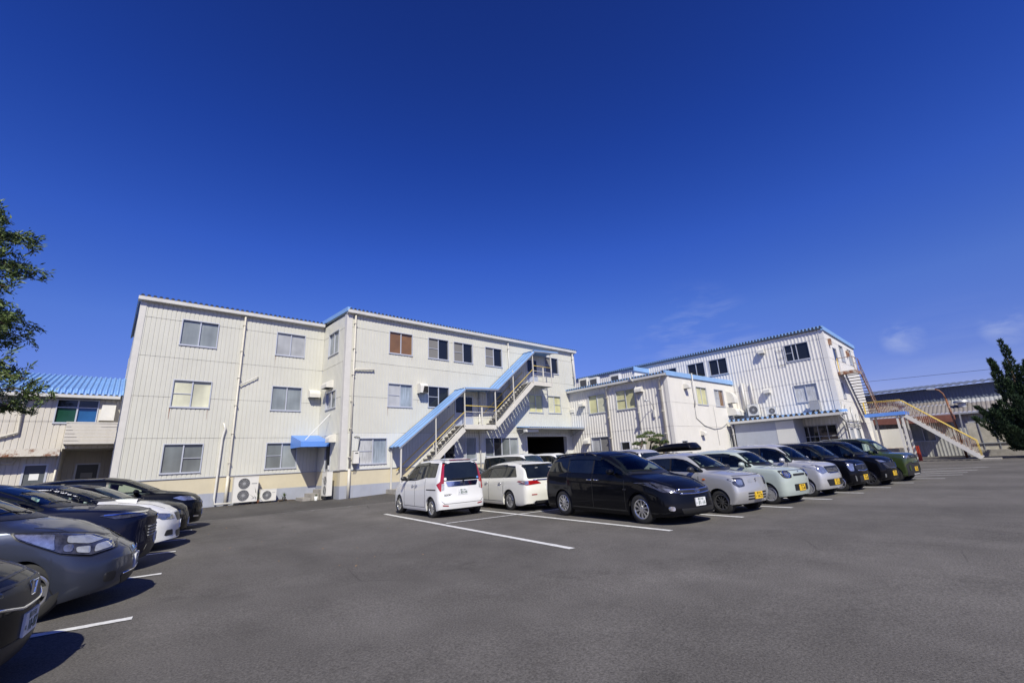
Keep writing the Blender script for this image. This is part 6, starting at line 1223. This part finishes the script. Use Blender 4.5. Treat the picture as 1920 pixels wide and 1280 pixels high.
sp = dict(L=4.445, W=1.77, H=1.545, wb=2.7, fo=.86, r=.315, tum=.36, zb=.16, visor=False, paint='grey', wheel='five', cowl=1.02, rf=2.0, prof=[(0, .62), (.06, .70), (.25, .83), (.6, .99), (1.02, 1.09), (1.5, 1.33), (2.0, 1.49), (2.4, 1.535), (3.0, 1.535), (3.8, 1.42), (4.445, 1.2)], belt=[(1, .97), (2, 1.0), (4.4, 1.08)], hoodrise=.11, nose=[(.16, .1), (.25, .03), (.4, 0), (.55, .02), (.75, .14)], tail=[(.25, .03), (.6, 0), (1.0, .05), (1.4, .35)], cuts=[1.3, 2.35, 3.2, 3.7], lean=.2, rear_win=(1.05, 1.4, .6, .5), fc=.26, kf=.4, mirror=1.7)
c = left((.49, 8.37), 'dark grey metallic hatchback with long swept headlamps, second from the bottom left', sp)
c.patch('headlight_housing', rpoly([(.17, .655), (.37, .615), (.62, .68), (1.01, .885), (1.08, .97), (.72, .935), (.42, .855), (.25, .77)], .02), 'side', M['black'], off=.004, mirror=True, res=.025); c.patch('headlight', rpoly([(.2, .66), (.38, .635), (.62, .70), (1.0, .90), (1.05, .955), (.72, .915), (.42, .835), (.27, .755)], .02), 'side', M['lampd'], off=.02, mirror=True, res=.025); c.patch('lamp_reflector', [rpoly([(.225, .675), (.36, .655), (.37, .73), (.29, .735)], .02), rpoly([(.39, .655), (.5, .685), (.52, .74), (.41, .725)], .02), rpoly([(.33, .765), (.42, .75), (.6, .80), (.62, .865), (.45, .83)], .02)], 'side', M['lampc'], off=.027, mirror=True, res=.025); c.patch('headlight_core', rpoly([(.535, .70), (.61, .715), (.62, .785), (.545, .775)], .035), 'side', M['lamp'], off=.028, mirror=True, res=.03); c.patch('headlight_wing', rpoly([(.68, .74), (1.0, .91), (1.03, .945), (.72, .90)], .02), 'side', M['lamp'], off=.028, mirror=True, res=.03)
c.patch('charge_lid_gap', [[(-.26, .50), (-.25, .50), (-.21, .7), (-.22, .7)], [(.26, .50), (.25, .50), (.21, .7), (.22, .7)], [(-.26, .495), (.26, .495), (.26, .503), (-.26, .503)]], 'front', M['black'], off=.003); c.emblem('circle', .58, .055); c.patch('badge_backing', rpoly([(-.045, .535), (.045, .535), (.045, .625), (-.045, .625)], .04), 'front', M['sticker'], off=.004)
c.patch('lower_grille', rpoly([(-.4, .22), (.4, .22), (.48, .33), (-.48, .33)], .03), 'front', M['plastic']); c.bar([(-.46, .345), (.46, .345)], .012, M['chrome']); c.patch('fog_pocket', rpoly([(.56, .3), (.68, .3), (.70, .41), (.58, .41)], .04), 'front', M['plastic'], mirror=True); c.plate(.44, '35-62', '香川 330', 'w'); c.patch('bumper_gap', [[(.62, .28), (.632, .28), (.84, .66), (.83, .66)]], 'side', M['black'], off=.003, mirror=True); c.done()

sp = dict(L=4.6, W=1.84, H=1.66, wb=2.66, fo=.92, r=.35, tum=.32, zb=.2, visor=False, paint='navy', wheel='dark', cowl=1.15, rf=2.05, prof=[(0, .93), (.06, 1.02), (.3, 1.09), (.7, 1.14), (1.15, 1.18), (1.6, 1.42), (2.05, 1.57), (2.5, 1.65), (3.3, 1.65), (4.2, 1.56), (4.6, 1.4)], belt=[(1.1, 1.1), (4.6, 1.18)], nose=[(.2, .08), (.4, 0), (.65, .02), (.92, .02), (1.03, .08)], tail=[(.25, .03), (.6, 0), (1.1, .05), (1.5, .3)], cuts=[1.4, 2.4, 3.3, 4.1], lean=.2, rear_win=(1.2, 1.55, .6, .5), fc=.2, kf=.34, mirror=1.75)
c = left((.87, 11.1), 'navy blue crossover with dark mesh grille, third from the bottom left', sp, -.06)
c.patch('headlight', rpoly([(.12, .95), (.5, .94), (.72, 1.01), (.62, 1.035), (.2, 1.02)], .02), 'side', M['lampd'], off=.01, mirror=True); c.patch('lamp_strip', [(.14, .99), (.66, 1.005), (.66, 1.02), (.14, 1.01)], 'side', M['chrome'], off=.018, mirror=True); c.patch('grille', rpoly([(-.5, .56), (.5, .56), (.6, .78), (-.6, .78)], .04), 'front', M['plastic'])
for z in (.6, .65, .7, .75): c.bar([(-.5, z), (.5, z)], .01, M['acs'])
c.patch('lower_grille', rpoly([(-.6, .26), (.6, .26), (.5, .48), (-.5, .48)], .04), 'front', M['plastic']); c.bar([(-.55, .24), (.55, .24)], .02, M['bluechrome'], 'skid_bar'); c.plate(.53, '57-04', '香川 301', 'w'); c.emblem('ellipse', .9, .07); c.done()

sp = dict(L=4.6, W=1.78, H=1.5, wb=2.65, fo=.93, r=.32, tum=.36, zb=.15, visor=False, paint='white', wheel='dark', cowl=1.2, rf=2.1, prof=[(0, .76), (.08, .86), (.4, .98), (1.2, 1.08), (1.7, 1.31), (2.1, 1.45), (2.6, 1.505), (3.4, 1.48), (4.2, 1.36), (4.6, 1.2)], belt=[(1.1, 1.0), (4.6, 1.06)], nose=[(.18, -.02), (.3, .0), (.5, 0), (.7, .05), (.85, .14)], tail=[(.25, .03), (.6, 0), (1.0, .05), (1.4, .3)], cuts=[1.45, 2.4, 3.3, 4.0], lean=.2, rear_win=(1.05, 1.38, .6, .5), fc=.2, kf=.32, mirror_paint='black', mirror=1.8)
c = left((1.5, 13.6), 'white estate with black roof and bonnet scoop, fourth from the bottom left', sp, .02)
c.patch('roof_wrap', rpoly([(2.0, -.6), (4.1, -.6), (4.1, .6), (2.0, .6)], .05), 'top', CP['black'], off=.004, res=.08); c.patch('roof_side', [(q, c.zt(q) - .15) for q in fr(1.42, 4.0, 16)] + [(q, c.zt(q) - .025) for q in reversed(fr(1.42, 4.0, 16))], 'side', CP['black'], off=.004, mirror=True); c.patch('headlight', rpoly([(.5, .62), (.8, .62), (.84, .78), (.56, .72)], .03), 'front', M['lamp'], mirror=True); c.patch('grille', rpoly([(-.36, .56), (.36, .56), (.46, .74), (-.46, .74)], .04), 'front', M['black']); c.patch('lower_grille', rpoly([(-.4, .22), (.4, .22), (.44, .36), (-.44, .36)], .03), 'front', M['plastic']); c.patch('fog_pocket', rpoly([(.55, .28), (.76, .28), (.74, .4), (.58, .4)], .03), 'front', M['plastic'], mirror=True); c.plate(.47, '25-11', '香川 301', 'w'); c.patch('headlight', rpoly([(.2, .66), (.5, .68), (.6, .78), (.36, .76)], .02), 'side', M['lamp'], mirror=True, off=.01)
b = MB(); b.hexa([(1.45, -.3, 1.0), (1.45, .3, 1.0), (.9, .26, 1.06), (.9, -.26, 1.06), (1.48, -.28, 1.075), (1.48, .28, 1.075), (.9, .24, 1.10), (.9, -.24, 1.10)]); b.build('bonnet_scoop', CP['white'], c.root, auto=30); b = MB(); b.box(1.47, 1.487, -.25, .25, 1.02, 1.065); b.build('scoop_mouth', M['black'], c.root); c.done()
sp = dict(SED, prof=[(a, z + .08) for a, z in SED['prof']], paint='black', L=4.5, W=1.76, fc=.2, kf=.3)
c = left((1.95, 15.95), 'low black car almost hidden between white estate and black crossover', sp, -.04); c.patch('headlight', rpoly([(.5, .62), (.8, .64), (.82, .78), (.56, .72)], .03), 'front', M['lampd'], mirror=True); c.patch('grille', rpoly([(-.4, .5), (.4, .5), (.45, .68), (-.45, .68)], .03), 'front', M['plastic']); c.plate(.42, '41-90', '香川 300', 'w'); c.done()
sp = dict(L=4.64, W=1.82, H=1.72, wb=2.705, fo=.92, r=.35, tum=.32, zb=.21, visor=False, paint='black', wheel='five', cowl=1.1, rf=1.95, prof=[(0, .95), (.08, 1.06), (.4, 1.15), (1.1, 1.23), (1.55, 1.46), (1.95, 1.63), (2.4, 1.705), (3.3, 1.71), (4.2, 1.63), (4.64, 1.45)], belt=[(1.1, 1.13), (4.6, 1.2)], nose=[(.2, .06), (.4, 0), (.6, .0), (.85, .04), (1.0, .12)], tail=[(.25, .03), (.6, 0), (1.1, .05), (1.6, .3)], cuts=[1.35, 2.35, 3.3, 4.15], lean=.2, rear_win=(1.2, 1.6, .6, .5), fc=.22, kf=.36, mirror=1.7)
c = left((2.55, 18.2), 'black crossover farthest back in the left row, in front of the yellow wall base', sp, -.05)
c.patch('headlight', rpoly([(.18, .92), (.5, .92), (.78, 1.02), (.6, 1.06), (.3, 1.02)], .02), 'side', M['lamp'], off=.01, mirror=True); c.patch('grille', rpoly([(-.42, .66), (.42, .66), (.5, .88), (-.5, .88)], .04), 'front', M['plastic']); c.bar([(-.4, .86), (-.16, .68), (.16, .68), (.4, .86)], .018, M['chrome']); c.emblem('circle', .78, .06); c.patch('fog_lamp', rpoly([(.5, .4), (.72, .42), (.72, .46), (.5, .45)], .015), 'front', M['chrome'], mirror=True); c.plate(.52, '66-13', '香川 301', 'w'); c.done()
for me, rim in WHEELS.values(): bpy.data.objects.remove(me); bpy.data.objects.remove(rim)

# ------------------------------------------------------------------ trees
def leaf_cloud(b, P, rr, n, ln, wd, dirn=None, spread=1.0, droop=.0):
    for _ in range(n):
        c = Vector(P) + Vector((rr.gauss(0, .35), rr.gauss(0, .35), rr.gauss(0, .3))) * spread
        d = Vector((rr.uniform(-1, 1), rr.uniform(-1, 1), rr.uniform(-.8, .5) - droop))
        if dirn is not None: d += dirn * 1.1
        d.normalize(); s_ = d.cross(Vector((rr.uniform(-1, 1), rr.uniform(-1, 1), rr.uniform(-1, 1)))).normalized(); L = ln * rr.uniform(.6, 1.15); nrm = d.cross(s_)
        b.face(c, c + d * L * .45 + s_ * wd * L + nrm * .06 * L, c + d * L, c + d * L * .45 - s_ * wd * L + nrm * .06 * L)
rr = random.Random(11)
base = Vector((-4.35, 18.5, gz(-4, 18)))
t = thing('broadleaf_tree', 'dark broadleaf tree with narrow leaves reaching in at the left edge', 'tree', base)
b = MB(); b.tube([base, base + Vector((.1, .1, 1.5)), base + Vector((.3, 0, 3)), base + Vector((.2, .3, 5.6)), base + Vector((.4, .2, 8.6))], [.22, .19, .16, .11, .05], 10); br = []
for k in range(84):
    h = 2.9 + 6.2 * (k / 84); a = k * 2.4 + rr.uniform(-.4, .4); Lb = (2.9 if h < 4.5 else 2.75 - .24 * (h - 4.5)) * rr.uniform(.6, .92) * (1.18 if h < 4.4 else 1); p0 = base + Vector((.25, .1, h)); d = Vector((math.cos(a), math.sin(a), rr.uniform(.1, .5)))
    P = [p0, p0 + d * Lb * .5, p0 + d * Lb * .8 + Vector((0, 0, -.05)), p0 + d * Lb + Vector((0, 0, -.25))]; b.tube(P, [.05, .03, .018, .006], 5); br.append(P)
b.build('trunk', M['bark'], t, smooth=True)
b = MB(); tw = MB()
for P in br:
    for q in range(17):
        u = .22 + .78 * q / 16; p = (P[0].lerp(P[1], u / .5) if u < .5 else (P[1].lerp(P[2], (u - .5) / .3) if u < .8 else P[2].lerp(P[3], (u - .8) / .2)))
        sd = Vector((rr.uniform(-1, 1), rr.uniform(-1, 1), rr.uniform(-.5, .8))).normalized() * rr.uniform(.15, .55); e = p + sd; tw.tube([p, e], [.007, .003], 3, False)
        for k in range(44):
            v = k / 43; c = p.lerp(e, v) + Vector((rr.gauss(0, .05), rr.gauss(0, .05), rr.gauss(0, .05))); d = (sd.normalized() + Vector((rr.uniform(-1, 1), rr.uniform(-1, 1), rr.uniform(-1.1, .5))) * .9).normalized(); s_ = d.cross(Vector((rr.uniform(-1, 1), rr.uniform(-1, 1), rr.uniform(-1, 1)))).normalized(); L = rr.uniform(.09, .17); n_ = d.cross(s_)
            b.face(c, c + d * L * .4 + s_ * L * .14, c + d * L + n_ * L * .1, c + d * L * .4 - s_ * L * .14)
b.build('crown', M['leaf'], t, fix=False); tw.build('twigs', M['bark'], t, fix=False)

def juniper(x, y, h, rad, label, seed, lean=0, spires=7):
    z = gz(x, y); rr = random.Random(seed); t = thing('juniper_tree', label, 'tree', (x, y, z), 'junipers at the right edge'); b = MB(); b.tube([(x, y, z), (x, y, z + h * .5), (x + lean * .5, y, z + h * .9)], [.18, .11, .03], 8); b.build('trunk', M['bark'], t)
    b = MB(); sp_ = [(0, 0, 1.0, 0)]
    for ring, (cnt, rr0, lo, hi) in enumerate(((spires, .34, .62, .86), (spires + 3, .66, .42, .66), (spires + 6, .95, .24, .46))):
        for k in range(cnt): a = 2 * math.pi * (k + rr.uniform(-.3, .3)) / cnt + ring; q = rad * rr0 * rr.uniform(.8, 1.1); sp_.append((q * math.cos(a), q * math.sin(a), rr.uniform(lo, hi), a))
    for (dx, dy, top, a0) in sp_:
        H = h * top; n_ = int(560 * top + 260); r0 = rad * .2
        for i in range(n_):
            u = rr.random() ** .85; zz = .4 + (H - .4) * u; rz = r0 * ((1 - u) ** .6) * (1 + .3 * math.sin(zz * 6 + a0 * 3)) + .04; a = rr.uniform(0, 6.283); q = rz * math.sqrt(rr.uniform(.3, 1)); out = .3 + .75 * u ** 1.3
            c = Vector((x + dx * out + q * math.cos(a) + .07 * math.sin(zz * 2.2 + a0), y + dy * out + q * math.sin(a) + .07 * math.cos(zz * 2.2 + a0), z + zz)); o_ = Vector((math.cos(a) * .7 + dx * .12, math.sin(a) * .7 + dy * .12, 1.25)).normalized()
            for k in range(4):
                d = (o_ + Vector((rr.uniform(-1, 1), rr.uniform(-1, 1), rr.uniform(-.5, 1))) * .5).normalized(); s_ = d.cross(Vector((rr.uniform(-1, 1), rr.uniform(-1, 1), rr.uniform(-1, 1)))).normalized(); L = rr.uniform(.12, .28); b.face(c - s_ * .035, c + s_ * .035, c + d * L)
    b.build('crown', M['juniper'], t, fix=False)
juniper(48.5, -.6, 8.35, 2.7, 'slender pointed dark juniper with one tall spire, left of its neighbour', 5)
juniper(48.0, -2.35, 8.0, 2.6, 'broad dark juniper cut by the right edge of the photo', 8, spires=9)
def niwaki(x, y, h, label, seed):
    z = gz(x, y); rr = random.Random(seed); t = thing('pruned_pine', label, 'tree', (x, y, z), 'cloud-pruned pines before the side building'); b = MB(); P = [Vector((x, y, z))]
    for k in range(1, 7): P.append(Vector((x + rr.uniform(-.16, .16), y + rr.uniform(-.16, .16), z + h * k / 6.3)))
    b.tube(P, [.1, .09, .075, .065, .05, .04, .03], 8); pads = [(P[-1] + Vector((0, 0, .05)), .34)]
    for k in (3, 4, 4, 5, 5, 2):
        a = rr.uniform(0, 6.28); q = P[k] + Vector((math.cos(a), math.sin(a), .25)) * rr.uniform(.28, .46); b.tube([P[k], P[k].lerp(q, .5) + Vector((0, 0, .02)), q], [.045, .035, .02], 6); pads.append((q, rr.uniform(.16, .25)))
    b.build('trunk', M['bark'], t, smooth=True); b = MB()
    for c, r in pads:
        for i in range(260):
            a = rr.uniform(0, 6.28); q = r * math.sqrt(rr.random()); p = c + Vector((q * math.cos(a), q * math.sin(a), .16 * (1 - (q / r) ** 2) * rr.uniform(.3, 1)))
            d = Vector((rr.uniform(-1, 1), rr.uniform(-1, 1), rr.uniform(.3, 1.6))).normalized(); s_ = d.cross(Vector((rr.uniform(-1, 1), rr.uniform(-1, 1), .3))).normalized(); L = rr.uniform(.09, .17); b.face(p - s_ * .025, p + s_ * .025, p + d * L)
    b.build('crown', M['pine'], t, fix=False)
niwaki(22.9, 14.6, 2.6, 'leftmost cloud-pruned pine, small and slim', 3); niwaki(23.75, 14.6, 2.8, 'middle cloud-pruned pine, the tallest of three', 4); niwaki(24.8, 14.5, 2.65, 'rightmost cloud-pruned pine, spreading sideways', 9)

b = MB(); rr = random.Random(21)
for i in range(420):
    x = rr.uniform(2, 12.6); y = (YL if x < 9.5 else YM) - abs(rr.gauss(.35, .9)) - .15 if i % 3 else rr.uniform(6, 24); z = gz(x, y) + .008; a = rr.uniform(0, 6.28); L = rr.uniform(.02, .05); d = Vector((math.cos(a), math.sin(a), rr.uniform(0, .5))) * L; s_ = Vector((-math.sin(a), math.cos(a), rr.uniform(-.3, .3))) * L * .4; p = Vector((x, y, z)); b.face(p, p + d * .5 + s_, p + d, p + d * .5 - s_)
tag(b.build('fallen_leaves', mat('dry_leaves', (0.28, 0.17, 0.08), 0.8, var=.4, vs=3), fix=False), 'scattered small dry brown leaves on the asphalt near the factory wall', 'leaves', kind='stuff')
